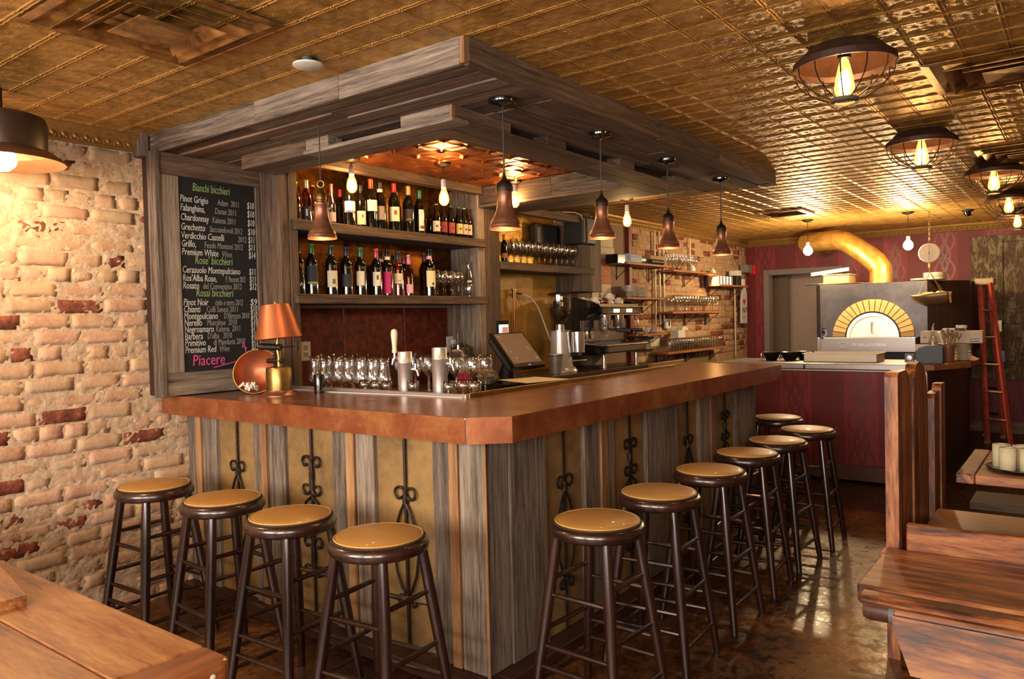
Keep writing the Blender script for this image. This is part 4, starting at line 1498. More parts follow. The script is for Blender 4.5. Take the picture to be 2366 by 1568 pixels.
# lower shelf
bottle('wine', 'bottle_dark', XB, 2.840, Z2, BK, None, None, 'plain dark bottle mostly hidden by the post on the lower shelf', G2)
bottle('wine', 'bottle_dark', XB, 2.973 * k_, Z2, GR, (36, 38, 40), (.06, .17), 'dark bottle with green capsule and black label with gold strip', G2, mark=((150, 150, 70), 1.8, .062, .074))
bottle('wine', 'bottle_dark', XB, 3.122 * k_, Z2, (40, 62, 54), (216, 200, 168), (.045, .145), 'dark bottle with dark green capsule and big cream label with seal', G2, mark=((120, 106, 84), .5, .065, .095))
bottle('wine', 'bottle_dark', XB, 3.244 * k_, Z2, (30, 34, 54), (40, 34, 44), (.05, .13), 'dark bottle with navy capsule and dark purple label', G2, s=.99)
bottle('wine', 'bottle_dark', .09, 3.46, Z2, BK, None, None, 'dark bottle at the back beside the navy-capped one', G2, s=.9)
bottle('wine', 'bottle_dark', XB, 3.361 * k_, Z2, GR, (222, 206, 172), (.06, .15), 'dark bottle with green capsule and plain cream label', G2, lw=1.4)
bottle('wine', 'bottle_dark', .09, 3.64, Z2, BK, None, None, 'dark bottle with white neck band at the back', G2, (220, 208, 190))
bottle('wine', 'bottle_dark', XB, 3.498 * k_, Z2, (184, 62, 84), (224, 210, 180), (.06, .15), 'dark bottle with pinkish red capsule and cream label with crest', G2, lw=1.4, mark=((90, 80, 70), .35, .10, .13))
bottle('wine', 'bottle_dark', .09, 3.76, Z2, (34, 26, 22), None, None, 'dark bottle at the back behind the pinkish-capped one', G2, s=.95)
mg = bottle('wine', 'bottle_dark', XB, 3.597 * k_, Z2, BK, (186, 36, 90), (.012, .155), 'dark bottle with black capsule and tall magenta label lettered upright', G2, (216, 202, 176), lw=1.5)
bottle('wine', 'bottle_dark', .09, 3.86, Z2, (150, 90, 90), None, None, 'dark bottle with dull pink capsule at the back', G2, s=.96)
bottle('wine', 'bottle_rose', XB, 3.695 * k_, Z2, (44, 40, 44), CR, (.08, .15), 'rose wine bottle with charcoal capsule and cream label', G2, s=.98, mark=((120, 100, 80), .8, .10, .104))
bottle('slim', 'bottle_rose', XB, 3.795 * k_, Z2, (220, 120, 150), (226, 170, 180), (.02, .085), 'slim rose wine bottle with pink capsule and pink label', G2, s=.92)
bottle('wine', 'bottle_green', .10, 4.06, Z2, (110, 60, 60), None, None, 'green bottle standing back between the rose and white wine', G2, s=1.05)
bottle('wine', 'bottle_green', XB, 4.006 * k_, Z2, BK, (222, 206, 160), (.06, .16), 'green bottle with black capsule, pink band and cream label', G2, (200, 150, 160), s=1.1, mark=((60, 44, 34), .3, .07, .085))
bottle('wine', 'bottle_dark', .22, 4.86, 1.906, (176, 110, 50), (190, 110, 60), (.05, .10), 'small dark sparkling bottle with orange label and capsule beside the glass rows', 'bottles on the glass shelf', s=.74)


# ================================================================ GLASSES
def glass_obj(kind):
    m = MB()
    if kind == 'wine':
        m.lathe([(.0, .0015), (.020, .002), (.034, .001), (.034, .003), (.012, .006), (.0045, .012), (.0038, .05), (.0045, .082), (.012, .090), (.026, .104), (.036, .124), (.0385, .145), (.036, .170), (.031, .195), (.0305, .195)], 18, cap=False)
    elif kind == 'tulip':
        m.lathe([(.0, .0015), (.033, .001), (.034, .004), (.010, .008), (.006, .02), (.0055, .030), (.016, .038), (.031, .055), (.038, .080), (.037, .105), (.030, .135), (.0275, .165), (.031, .205), (.0305, .205)], 18, cap=False)
    elif kind == 'tumbler':
        m.lathe([(.0, .004), (.026, .003), (.028, .0), (.031, .002), (.032, .05), (.0345, .052), (.037, .10), (.036, .10), (.0335, .056), (.0305, .05), (.029, .008), (0, .008)], 18, cap=False)
    elif kind == 'jar':
        m.lathe([(.0, .003), (.030, .0), (.032, .004), (.033, .10), (.034, .13), (.033, .13)], 14, cap=False)
    elif kind == 'flute':
        m.lathe([(.0, .002), (.028, .001), (.028, .003), (.006, .008), (.004, .05), (.010, .075), (.022, .10), (.024, .14), (.020, .19)], 12, cap=False)
    elif kind == 'decanter':
        m.lathe([(.0, .003), (.038, .0), (.042, .006), (.040, .08), (.030, .15), (.018, .20), (.016, .235), (.022, .262), (.021, .262)], 18, cap=False)
    return m.build({'wine': 'wine_glass', 'tulip': 'stemmed_glass', 'tumbler': 'tumbler', 'jar': 'straight_glass', 'flute': 'stemmed_glass', 'decanter': 'carafe'}[kind], M['glass'], smooth='all', fix=False)


ORD = 'first second third fourth fifth sixth seventh eighth ninth tenth eleventh twelfth thirteenth fourteenth fifteenth sixteenth seventeenth eighteenth nineteenth twentieth last'.split()


def row(kind, rows_, noun, where, end, group):
    p = glass_obj(kind)
    n = 0
    for rname, pts in rows_:
        for i, (x, y, z, s) in enumerate(pts):
            o = p if n == 0 else p.copy()
            if n:
                COL.objects.link(o)
            n += 1
            o.location = (x, y, z)
            o.scale = (s, s, s)
            od = 'last' if i == len(pts) - 1 else ORD[i]
            tag(o, '%s %s from the %s, %s %s' % (od, noun, end, rname, where), 'glass', group)


J = lambda a: R.uniform(-a, a)
row('wine', [('front row', [(.24, 4.02 + .083 * k, Z2, .98) for k in range(4)]), ('back row', [(.15, 4.06 + .083 * k, Z2, .98) for k in range(4)])], 'clear wine glass', 'on the lower bottle shelf', 'green bottle', 'wine glasses on the lower bottle shelf')
o = glass_obj('decanter')
o.location = (.23, 4.40, Z2)
tag(o, 'clear conical carafe with a small white tag after the wine glasses', 'carafe')
MB().lathe([(.0365, .108), (.0335, .122)], 8, cap=False, a0=-1.2, a1=-.2).build('tag', M['paper'], o, smooth=True, loc=(0, 0, 0))
row('wine', [(nm, [(.24 - .09 * j, 4.96 + .0885 * k + .04 * j, 1.906, 1.0) for k in range(11)]) for j, nm in enumerate(('front row', 'middle row', 'back row'))], 'wine glass', 'on the gold-backed shelf', 'big wood post', 'wine glasses on the gold-backed shelf')
row('tulip', [('front row', [(.42 + .093 * k + J(.008), 2.80 + J(.006), 1.069, 1.0) for k in range(7)]), ('back row', [(.30 + .1 * k + J(.008), 2.92 + J(.006), 1.069, 1.02) for k in range(6)])], 'tall tulip glass', 'before the first tap', 'blowtorch lamp', 'tulip glasses on the service ledge')
row('wine', [('nearer row', [(.95 + .1 * k, 2.96 + J(.006), 1.069, 1.05) for k in range(6)]), ('rear row', [(.85 + .1 * k, 3.06, 1.069, 1.05) for k in range(7)])], 'round wine glass', 'behind the beer taps', 'tulip glasses', 'wine glasses behind the taps')
row('tumbler', [('in the row', [(.86 + .085 * k, 2.768, 1.069, .8) for k in range(3)] + [(1.22, 2.768, 1.069, .85), (1.455, 2.775, 1.069, .9)])], 'low clear tumbler', 'along the steel rail', 'lamp side', 'low tumblers by the taps')
for x, lb in ((1.525, 'ribbed clear tumbler beside the second tap tower'), (1.592, 'ribbed clear tumbler at the inner corner of the bar rail')):
    o = glass_obj('tumbler')
    o.location = (x, 2.80, 1.069)
    tag(o, lb, 'glass', 'ribbed tumblers at the rail corner')
# far brick shelves
fs = T
for nm, y0, y1, z, lb in (('wall_shelf', 6.66, 7.62, 1.99, 'short orange wood wall shelf carrying boxes beside the notices'), ('wall_shelf', 6.64, 7.45, 1.646, 'short orange wood wall shelf carrying two plate stacks'),
                          ('wall_shelf', 6.95, 7.52, 1.275, 'lowest short wood wall shelf with cups and small plates'), ('wall_shelf', 7.70, 9.10, 1.955, 'long orange wood shelf with stemmed glasses and a white mug'),
                          ('wall_shelf', 7.66, 9.13, 1.497, 'long orange wood shelf with packed rows of upturned wine glasses'), ('wall_shelf', 7.52, 9.26, 1.06, 'lowest long orange wood shelf with a row of straight glasses'),
                          ('wall_shelf', 9.0, 9.98, 1.825, 'orange wood shelf with steel containers next to the red wall')):
    t = T(nm, lb, 'shelf', (.2, y0, z), 'open shelves on the far brick wall')
    MB().bbox(.16, .355, y0, y1, z - .024, z, .003).build('board', M['shelfwood'], t)
    for yy in (y0 + .12, (y0 + y1) / 2, y1 - .12) if y1 - y0 > 1 else (y0 + .12, y1 - .12):
        MB().bbox(.152, .160, yy - .012, yy + .012, z - .17, z - .024, .002).bbox(.160, .33, yy - .012, yy + .012, z - .032, z - .0245, .002).tube([(.162, yy, z - .15), (.24, yy, z - .09), (.32, yy, z - .034)], .004, 5).build('bracket', M['iron'], t)
row('flute', [(nm, [(.30 - .1 * j, 7.82 + .085 * k, 1.956, .95) for k in range(8)]) for j, nm in enumerate(('front row', 'back row'))], 'stemmed glass', 'on the upper long brick-wall shelf', 'pipes', 'stemmed glasses on the upper brick-wall shelf')
row('wine', [(nm, [(.31 - .075 * j, 7.78 + .077 * k + .03 * j, 1.498, .92) for k in range(17)]) for j, nm in enumerate(('front row', 'back row'))], 'wine glass', 'on the middle brick-wall shelf', 'thermostat', 'wine glasses on the middle brick-wall shelf')
row('jar', [('single row', [(.31, 7.66 + .072 * k, 1.061, 1.0) for k in range(21)])], 'straight glass', 'on the lowest brick-wall shelf', 'thermostat end', 'straight glasses on the lowest shelf')


def plate_stack(x, y, z, n, r, label, group, cat='plate', mat='porcelain', dz=.013):
    p = None
    for k in range(n):
        if p is None:
            p = MB().lathe([(0, .001), (r * .55, .0), (r * .62, .003), (r, .012), (r * 1.0, .0145), (r * .6, .0065), (0, .005)], 20, cap=False).build('plate', M[mat], smooth=True)
            o = p
        else:
            o = p.copy()
            COL.objects.link(o)
        o.location = (x + J(.003), y + J(.003), z + k * dz)
        lv = 'topmost ' if k == n - 1 else ('lowest ' if k == 0 else ORD[k] + ' from below, ')
        o['label'], o['category'], o['group'] = lv + label, cat, group


plate_stack(.265, 6.87, 1.6465, 9, .085, 'white plate in the thicker stack on the plate shelf', 'plates stacked on the short shelf')
plate_stack(.265, 7.07, 1.6465, 8, .075, 'small white plate in the thinner stack on the plate shelf', 'small plates stacked on the short shelf')
plate_stack(.265, 7.33, 1.2755, 5, .07, 'small saucer in the stack on the lowest short shelf', 'saucers on the lowest short shelf')
tag(MB().bbox(.22, .33, 6.66, 6.78, 1.6465, 1.70, .004).box(.23, .32, 6.672, 6.768, 1.70, 1.705).build('napkin_box', paint('darkbox', (70, 34, 22), .6)), 'low dark red box beside the plate stacks', 'box')
t = T('glove_box', 'pale blue and white printed carton lying on the top short shelf', 'box', (.27, 6.78, 1.99))
MB().bbox(.20, .34, 6.66, 6.99, 1.991, 2.07, .003).build('carton', paint('bluewhite', (150, 160, 176), .6), t)
MB().box(.3402, .341, 6.67, 6.75, 2.0, 2.06).box(.3402, .341, 6.78, 6.95, 2.045, 2.05).build('blue_print', paint('blueprint', (40, 90, 170), .6), t)
tag(MB().bbox(.20, .335, 6.50, 6.655, 1.97, 2.06, .004).build('black_case', M['gloss_black']), 'black box jutting out before the blue carton by the notices', 'box')
tag(MB().tube([(.27, 7.0, 2.03), (.27, 7.16, 2.03)], .038, 14).build('foil_roll', M['steel'], smooth=True), 'crinkled silver roll next to the blue carton', 'roll')
tag(MB().bbox(.20, .32, 7.22, 7.60, 1.991, 2.085, .003).build('cardboard_box', paint('kraft', (170, 134, 92), .8)), 'open brown cardboard box at the end of the top short shelf', 'box')
tag(MB().tube([(.33, 7.19, 2.018), (.33, 7.48, 2.018)], .026, 12).build('black_roll', M['black'], smooth=True), 'black cylinder lying in front of the cardboard box', 'roll')


def cup_mesh(s=1.0, inv=True, handle=True):
    m = MB()
    pr = [(.018, 0), (.020, .004), (.032, .018), (.040, .040), (.042, .056), (.040, .056), (.030, .018), (0, .008)]
    if inv:
        pr = [(r, .056 - z) for r, z in pr]
    m.lathe([(r * s, z * s) for r, z in pr], 18, cap=True)
    if handle:
        pts = [(.040, .04), (.056, .042), (.062, .030), (.055, .018), (.036, .016)]
        if inv:
            pts = [(a, .056 - b) for a, b in pts]
        m.tube([(a * s, 0, b * s) for a, b in pts], .0035 * s, 6)
    return m


for x, y, z, s, rz, lb in ((.27, 7.05, 1.2755, 1.1, 1.0, 'white cup at the start of the lowest short shelf'), (.28, 7.17, 1.2755, 1.1, .4, 'glass-white cup beside the saucers on the lowest short shelf'),
                           (.29, 8.30, 1.956, 1.3, .5, 'plain white mug among the stemmed glasses'), (.29, 8.93, 1.956, 1.0, .5, 'small white cup at the end of the glass shelf')):
    o = cup_mesh(s, inv=(z > 1.9)).build('cup', M['porcelain'], smooth=True)
    o.location = (x, y, z)
    o.rotation_euler = (0, 0, rz - PI / 2)
    tag(o, lb, 'cup', 'cups on the brick-wall shelves')
tag(MB().bbox(.25, .33, 7.84, 8.02, 1.205, 1.29, .004).prism([(7.93, 1.29), (8.10, 1.29), (8.08, 1.32), (7.99, 1.335), (7.94, 1.31)], .25, .33, 'x').build('napkin_stack', M['white']), 'white folded napkin pile standing on the straight glasses', 'napkins')
t = T('glass_rack_lid', 'clear tray lying across the straight glasses', 'tray', (.28, 7.9, 1.19))
MB().bbox(.20, .36, 7.60, 8.75, 1.1935, 1.203, .002).build('tray', M['glass'], t)
for k in range(5):
    o = MB().lathe([(0, 0), (.042, 0), (.045, .003), (.045, .105), (.041, .105), (.04, .006), (0, .005)], 16, cap=False).build('steel_canister', M['steel'], smooth=True)
    o.location = (.27, 9.10 + .105 * k, 1.826)
    tag(o, ORD[k] + ' steel canister from the pipes on the shelf by the red wall', 'canister', 'steel canisters by the red wall')
tag(MB().bbox(.2, .32, 9.66, 9.82, 1.8265, 1.95, .004).build('black_tub', M['black']), 'square black tub after the steel canisters', 'box')
tag(MB().bbox(.2, .32, 9.84, 9.95, 1.8265, 1.91, .004).build('pale_tub', M['white']), 'small pale tub at the end by the red wall', 'box')
tag(MB().bbox(.2, .32, 9.70, 9.83, 1.951, 2.02, .004).build('white_tub', M['white']), 'white tub on top of the square black tub', 'box')
# conduits, thermostat, junction box
for k, y in enumerate((7.62, 7.73, 7.83)):
    t = MB().tube([(.17, y, 1.36 + .0 * k), (.17, y, 2.38)], .014, 10)
    o = t.build('conduit_pipe', paint('conduit', (196, 170, 130), .4, .3), smooth=True)
    tag(o, ('cream conduit pipe on the brick wall by the short shelves', 'middle one of the three conduit pipes on the brick wall', 'conduit pipe furthest along of the three by the short shelves')[k], 'pipe', 'conduit pipes on the brick wall')
t = T('thermostat', 'small white thermostat with dark display on the brick wall', 'thermostat', (.17, 7.90, 1.36))
MB().bbox(.155, .185, 7.84, 7.97, 1.31, 1.42, .006).build('case', M['white'], t)
MB().bbox(.185, .187, 7.90, 7.935, 1.34, 1.40, .0008).build('display', M['black'], t)
t = T('switch_box', 'grey metal switch box with a row of white switches under the lowest short shelf', 'switch box', (.17, 7.4, 1.15))
MB().bbox(.155, .215, 7.12, 7.62, 1.10, 1.235, .006).build('case', M['grey'], t)
for k in range(5):
    MB().bbox(.215, .222, 7.38 + k * .045, 7.418 + k * .045, 1.13, 1.21, .002).build('switch', M['cream'], t)
tag(MB().tube([(.17, 9.97, .9), (.17, 9.97, 1.80)], .012, 8).build('riser_pipe', paint('conduit', (196, 170, 130), .4, .3)), 'thin cream pipe on the brick wall behind the apron', 'pipe')
tag(MB().tube([(.17, 8.55, 1.97), (.17, 8.55, 2.36)], .012, 8).build('short_pipe', paint('conduit', (196, 170, 130), .4, .3)), 'short cream pipe rising from the upper long shelf', 'pipe')
# apron
t = T('apron', 'white hanging apron printed with a red heart over NY by the red wall', 'apron', (.24, 10.1, 1.6))
prof_ = [(-.09, 0), (.12, 0), (.125, .40), (.06, .50), (.03, .60), (.0, .60), (-.03, .46), (-.08, .30)]
MB().prism([(10.13 + a, 1.33 + b) for a, b in prof_], .215, .235, 'x').build('cloth', M['white'], t)
MB().tube([(.13, 10.145, 1.94), (.23, 10.145, 1.925), (.245, 10.145, 1.95)], .005, 6).build('wall_hook', M['iron'], t)
text('NY', (.237, 10.06, 1.47), .11, M['black'], t, RX, .15, shear=0, name='print')
MB().prism([(10.14 + .045 * a, 1.615 + .045 * b) for a, b in [(0, -1), (.9, .1), (.9, .7), (.5, .9), (0, .5), (-.5, .9), (-.9, .7), (-.9, .1)]], .2352, .237, 'x').build('heart_print', paint('heart', (190, 30, 30), .7), t)
MB().box(.2352, .236, 10.07, 10.20, 1.42, 1.425).box(.2352, .236, 10.07, 10.16, 1.395, 1.40).build('print_line', M['black'], t)
t = T('fire_bell', 'small red fire alarm strobe with grey box in the corner by the red wall', 'alarm', (.24, 10.45, 2.06))
MB().bbox(.16, .27, 10.20, 10.38, 2.01, 2.12, .005).build('grey_box', M['grey'], t)
MB().bbox(.2, .29, 10.43, 10.498, 1.99, 2.13, .006).build('strobe', paint('alarmred', (200, 30, 34), .4), t)
# notices on the beige board
for k, (y0, y1, z0, z1, mt, lb) in enumerate(((6.30, 6.42, 1.62, 2.12, 'paper', 'long cream notice sheet nearest the wooden post'), (6.46, 6.72, 2.14, 2.34, 'paper', 'white notice with a crossed logo at the top of the notice board'), (6.46, 6.74, 2.02, 2.135, 'paper', 'white notice with small pictures below the crossed logo'),
                                        (6.43, 6.66, 1.86, 2.015, 'pinkpaper', 'salmon pink notice sheet'), (6.44, 6.66, 1.78, 1.855, 'pinkpaper', 'small tan slip under the salmon notice'),
                                        (6.44, 6.66, 1.70, 1.775, 'paper', 'wide white slip under the tan one'), (6.46, 6.60, 1.50, 1.695, 'paper', 'narrow white list at the bottom of the notices'))):
    tag(MB().box(.161, .163, y0, y1, z0, z1).build('notice_sheet', M[mt]), lb, 'notice', 'notices on the beige board')

# ================================================================ ON THE BAR
t = T('blowtorch_lamp', 'table lamp made from a brass blowtorch with a flared copper shade on the bar end', 'table lamp', (.605, 2.42, 1.09))
lx, ly = .605, 2.42
MB().lathe([(.062, 1.0905), (.062, 1.094), (.052, 1.100), (.046, 1.106), (.044, 1.110)], 28, c=(lx, ly, 0)).build('base_flare', M['bronze'], t, smooth=True)
MB().lathe([(.043, 1.108), (.0435, 1.112), (.0425, 1.186), (.040, 1.192), (.012, 1.196)], 28, c=(lx, ly, 0)).build('tank', M['brass'], t, smooth=True)
MB().tube([(lx + .004, ly, 1.19), (lx + .004, ly, 1.23), (lx - .004, ly, 1.262), (lx, ly, 1.30)], [.009, .007, .008, .006], 10).build('stem', M['brass'], t, smooth=True)
MB().tube([(lx - .02, ly, 1.19), (lx - .02, ly, 1.255)], .006, 8).tube([(lx - .045, ly - .01, 1.215), (lx + .02, ly + .005, 1.215)], .009, 8).build('pump_rod', M['iron'], t, smooth=True)
MB().tube([(lx - .062, ly - .03, 1.268), (lx + .012, ly + .006, 1.264)], .0125, 12).build('burner', M['iron'], t, smooth=True)
MB().tube([(lx, ly, 1.264), (lx + .045, ly + .03, 1.266), (lx + .055, ly + .036, 1.266)], .0028, 6).tube([(lx + .055, ly + .036, 1.250), (lx + .055, ly + .036, 1.282)], .006, 8).build('valve_spindle', M['iron'], t)
sh = MB().lathe([(.078, 0), (.0785, .001), (.048, .122), (.0475, .122), (.0475, .121), (.0765, .0)], 36, cap=False).build('shade', M['lampcopper'], t, smooth=True, loc=(.006, 0, 1.296 - 1.09))
sh.rotation_euler = (math.radians(2), math.radians(-5), 0)
m = MB()
for k in range(6):
    m.lathe([(.0025, 0), (.0, .003)], 6, m=Matrix.Translation((.03 + .0, -.06, 0)) @ Matrix.Rotation(0, 4, 'X'), c=(-.038 + .0, .0 + k * .005, .008 + k * .021))
m.build('rivet', M['brass'], sh)
MB().lathe([(.004, 1.415), (.005, 1.42), (.003, 1.43), (0, 1.431)], 10, c=(lx - .008, ly, 0)).build('finial', M['brass'], t, smooth=True)
t.scale = (1.5, 1.5, 1.42)
# round copper pan leaning behind the lamp
t = T('copper_bowl', 'round copper bowl tipped on its side with wrapped sweets behind the blowtorch lamp', 'bowl', (.40, 2.46, 1.09))
mt = Matrix.Translation((.385, 2.44, 1.208)) @ Matrix.Rotation(math.radians(38), 4, 'Z') @ Matrix.Rotation(math.radians(68), 4, 'X') @ Matrix.Scale(1.17, 4)
MB().lathe([(.0, -.080), (.035, -.078), (.045, -.072), (.075, -.055), (.095, -.028), (.104, .0), (.1035, .002), (.094, -.026), (.072, -.053), (.043, -.069), (.034, -.074), (0, -.076)], 40, m=mt, cap=False).build('bowl', M['lampcopper'], t, smooth=True)
MB().tube([mt @ Vector((.105 * math.cos(a), .105 * math.sin(a), .001)) for a in [2 * PI * k / 40 for k in range(40)]], .0035, 6, closed=True).build('rim', M['brass'], t, smooth=True)
m = MB()
for k in range(34):
    px, py = .375 + R.uniform(-.04, .06), 2.385 + R.uniform(-.02, .05)
    pz = 1.118 + R.uniform(0, .028)
    mtx = Matrix.Translation((px, py, pz)) @ Euler((R.uniform(0, 3), R.uniform(0, 3), R.uniform(0, 3))).to_matrix().to_4x4()
    m.bbox(-.011, .011, -.007, .007, -.004, .004, .002, mtx)
o = m.build('wrapped_mints', m_mottled('mint_wrapper', [(.5, (226, 206, 190)), (.6, (224, 200, 186)), (.66, (176, 60, 50))], 60, .6, 0))
o['kind'] = 'stuff'
o['label'], o['category'] = 'white and red wrapped mints heaped in the copper bowl', 'sweets'
t = T('black_tin', 'small black cylinder with gold bands behind the lamp base', 'tin', (.50, 2.60, 1.09))
MB().lathe([(.026, 1.091), (.027, 1.10), (.027, 1.185), (.025, 1.19), (0, 1.19)], 20, c=(.70, 2.60, 0)).build('body', M['gloss_black'], t, smooth=True)
MB().tube([(.70 + .0275 * math.cos(a), 2.60 + .0275 * math.sin(a), 1.187) for a in [2 * PI * k / 20 for k in range(20)]], .002, 5, closed=True).build('band', M['brass'], t)
MB().tube([(.70 + .0275 * math.cos(a), 2.60 + .0275 * math.sin(a), 1.103) for a in [2 * PI * k / 20 for k in range(20)]], .002, 5, closed=True).build('band', M['brass'], t)
# outlets
for y, z, lb, plug in ((3.045, 1.285, 'beige double wall outlet on the copper panel beside the lamp shade', False), (4.40, 1.275, 'white wall outlet with a plugged-in charger on the copper panel', True)):
    t = T('wall_outlet', lb, 'outlet', (.03, y, z))
    MB().bbox(.022, .028, y - .038, y + .038, z - .06, z + .06, .002).build('plate', M['cream' if not plug else 'white'], t)
    for dz in (-.022, .022):
        MB().bbox(.028, .030, y - .016, y + .016, z + dz - .014, z + dz + .014, .001).build('socket', paint('sock', (170, 150, 124), .5), t)
    if plug:
        MB().bbox(.030, .062, y - .002, y + .034, z + .0, z + .035, .004).build('charger', M['white'], t)
        MB().tube([(.06, y + .02, z + .015), (.09, y + .06, z + .0), (.11, y + .10, z - .07), (.12, y + .11, z - .16), (.12, y + .10, z - .26)], .0025, 6).build('cable', M['white'], t)


# taps
def tap_tower(x, y, top, label, ceramic):
    t = T('beer_tap_tower', label, 'beer tap', (x, y, 1.068), 'steel beer tap towers on the service ledge')
    MB().lathe([(.046, 1.0685), (.046, 1.074), (.038, 1.078), (.0375, top - .06), (.0390, top - .058), (.0390, top - .054), (.0375, top - .052), (.0375, top - .006), (.036, top), (.0, top + .001)], 32, c=(x, y, 0)).build('column', M['steel'], t, smooth=True)

    def faucet(dx, dy, z, hb):
        MB().tube([(x + dx * .03, y + dy * .03, z), (x + dx * .066, y + dy * .066, z), (x + dx * .078, y + dy * .078, z - .006), (x + dx * .086, y + dy * .086, z - .035)], [.008, .009, .009, .006], 10).build('faucet', M['chrome'], t, smooth=True)
        fx, fy = x + dx * .068, y + dy * .068
        MB().tube([(fx, fy, z), (fx, fy, z + .028)], [.008, .0055], 8).build('lever_stub', M['chrome'], t, smooth=True)
        if hb:
            MB().lathe([(.012, z + .026), (.0135, z + .036), (.0115, z + .044), (.0125, z + .07), (.0165, z + .105), (.0175, z + .125), (.0135, z + .142), (.0, z + .149)], 18, c=(fx, fy, 0)).build('ceramic_handle', M['cream'], t, smooth=True)
        else:
            MB().tube([(fx, fy, z + .026), (fx + .002, fy, z + .085)], [.0045, .0055], 8).build('lever_handle', M['gloss_black'], t, smooth=True)
    if ceramic:
        faucet(-.45, -.6, top - .03, True)
        faucet(.8, .3, top - .09, False)
    else:
        faucet(.8, .3, top - .08, False)
        faucet(.6, 1.4, top - .02, False)


tap_tower(1.135, 2.80, 1.300, 'steel beer tap tower with a tall cream ceramic handle', True)
tap_tower(1.375, 2.80, 1.322, 'steel beer tap tower with black lever handles near the rail corner', False)

# register and clutter
t = T('pos_register', 'black touch-screen register on a stand angled toward the bartender', 'cash register', (.62, 4.75, 1.0))
mt = Matrix(((0, -.646, .763, .65), (1, 0, 0, 4.44), (0, .763, .646, 1.238), (0, 0, 0, 1)))
# local: x across the screen, y up its slope, z out of it
MB().bbox(-.195, .195, -.165, .165, -.03, 0.0, .010, mt).build('monitor', M['gloss_black'], t)
MB().bbox(-.170, .170, -.125, .145, .0003, .0016, .0005, mt).build('screen', m_emit('dim_brown_screen', (.10, .055, .03), .35), t)
icon = paint('icon', (150, 140, 120), .6)
for a, b, w, h in ((-.14, .12, .03, .012), (-.13, .10, .015, .008), (-.15, .02, .006, .09), (-.11, -.02, .03, .008), (.11, .01, .03, .012), (.12, -.01, .02, .008), (-.10, -.08, .024, .016), (.14, -.09, .034, .022), (.07, .07, .05, .002)):
    MB().box(a - w / 2, a + w / 2, b - h / 2, b + h / 2, .0017, .0024, mt).build('screen_icon', icon, t)
MB().box(-.012, .012, -.148, -.142, .0003, .0012, mt).build('status_light', m_emit('blue_led', (.1, .08, 1.0), 2.0), t)
MB().bbox(-.19, .19, -.15, .15, -.075, -.031, .02, mt).build('housing', M['black'], t)
MB().tube([(.52, 4.46, 1.02), (.54, 4.45, 1.10), (.58, 4.44, 1.18)], [.07, .05, .04], 12).build('stand', M['black'], t, smooth=True)
MB().bbox(.36, .60, 4.30, 4.66, 1.001, 1.022, .004).build('foot', M['black'], t)
t = T('cash_drawer', 'black cash drawer with a brass-edged front beneath the register', 'cash drawer', (.8, 4.6, .89))
MB().bbox(.62, .98, 4.35, 4.85, .92, 1.0, .004).build('case', M['gloss_black'], t)
MB().bbox(.981, .99, 4.36, 4.84, .93, .985, .003).build('drawer_front', M['black'], t)
t = T('phone_tablet', 'small upright tablet with a lit screen mounted on the wood post', 'tablet', (.31, 4.66, 1.33))
MB().bbox(.307, .318, 4.63, 4.77, 1.18, 1.445, .004).build('body', M['gloss_black'], t)
MB().box(.3182, .319, 4.64, 4.76, 1.20, 1.415).build('screen', m_emit('tablet_screen', (.55, .75, .85), .9), t)
MB().box(.3191, .3195, 4.68, 4.755, 1.335, 1.395).build('picture', m_emit('tablet_picture', (.5, .2, .12), .4), t)
tag(MB().prism([(.66, 4.18), (1.02, 4.02), (1.10, 4.40), (.75, 4.50)], 1.035, 1.037).build('receipt_sheet', M['paper']), 'white handwritten sheet lying beside the register', 'paper')
t = T('card_printer', 'black receipt printer under the white sheet', 'printer', (.95, 3.9, .89))
MB().bbox(.80, 1.00, 4.03, 4.30, .892, 1.033, .012).build('case', M['gloss_black'], t)
MB().bbox(1.001, 1.005, 4.08, 4.25, .96, .985, .002).build('slot', M['grey'], t)
t = T('card_reader', 'black card reader terminal beside the receipt printer', 'card reader', (1.1, 3.7, .89))
MB().bbox(1.16, 1.36, 3.58, 3.84, .892, 1.03, .01).build('case', M['black'], t)
MB().bbox(1.20, 1.32, 3.62, 3.80, 1.03, 1.036, .002).build('keypad', M['grey'], t)
tag(MB().bbox(.36, .42, 4.26, 4.36, 1.001, 1.05, .003).build('mint_box', paint('mintblue', (70, 90, 170), .5)), 'small blue packet behind the white sheet', 'box')
# crumpled bag and scarf
m = MB()
r_ = np.random.default_rng(3)


def blob(c, rx, ry, rz, seed, n=14, k=9, amp=.18):
    q = np.random.default_rng(seed)
    mm_ = MB()
    vs = []
    for j in range(k + 1):
        ph = PI * j / k
        for i in range(n):
            a = 2 * PI * i / n
            s_ = 1 + q.normal(0, amp) * math.sin(ph)
            vs.append((c[0] + rx * s_ * math.sin(ph) * math.cos(a), c[1] + ry * s_ * math.sin(ph) * math.sin(a), c[2] + rz * math.cos(ph) * (1 + q.normal(0, .05))))
    fs_ = [(j * n + i, j * n + (i + 1) % n, (j + 1) * n + (i + 1) % n, (j + 1) * n + i) for j in range(k) for i in range(n)]
    return mm_.add(vs, fs_)


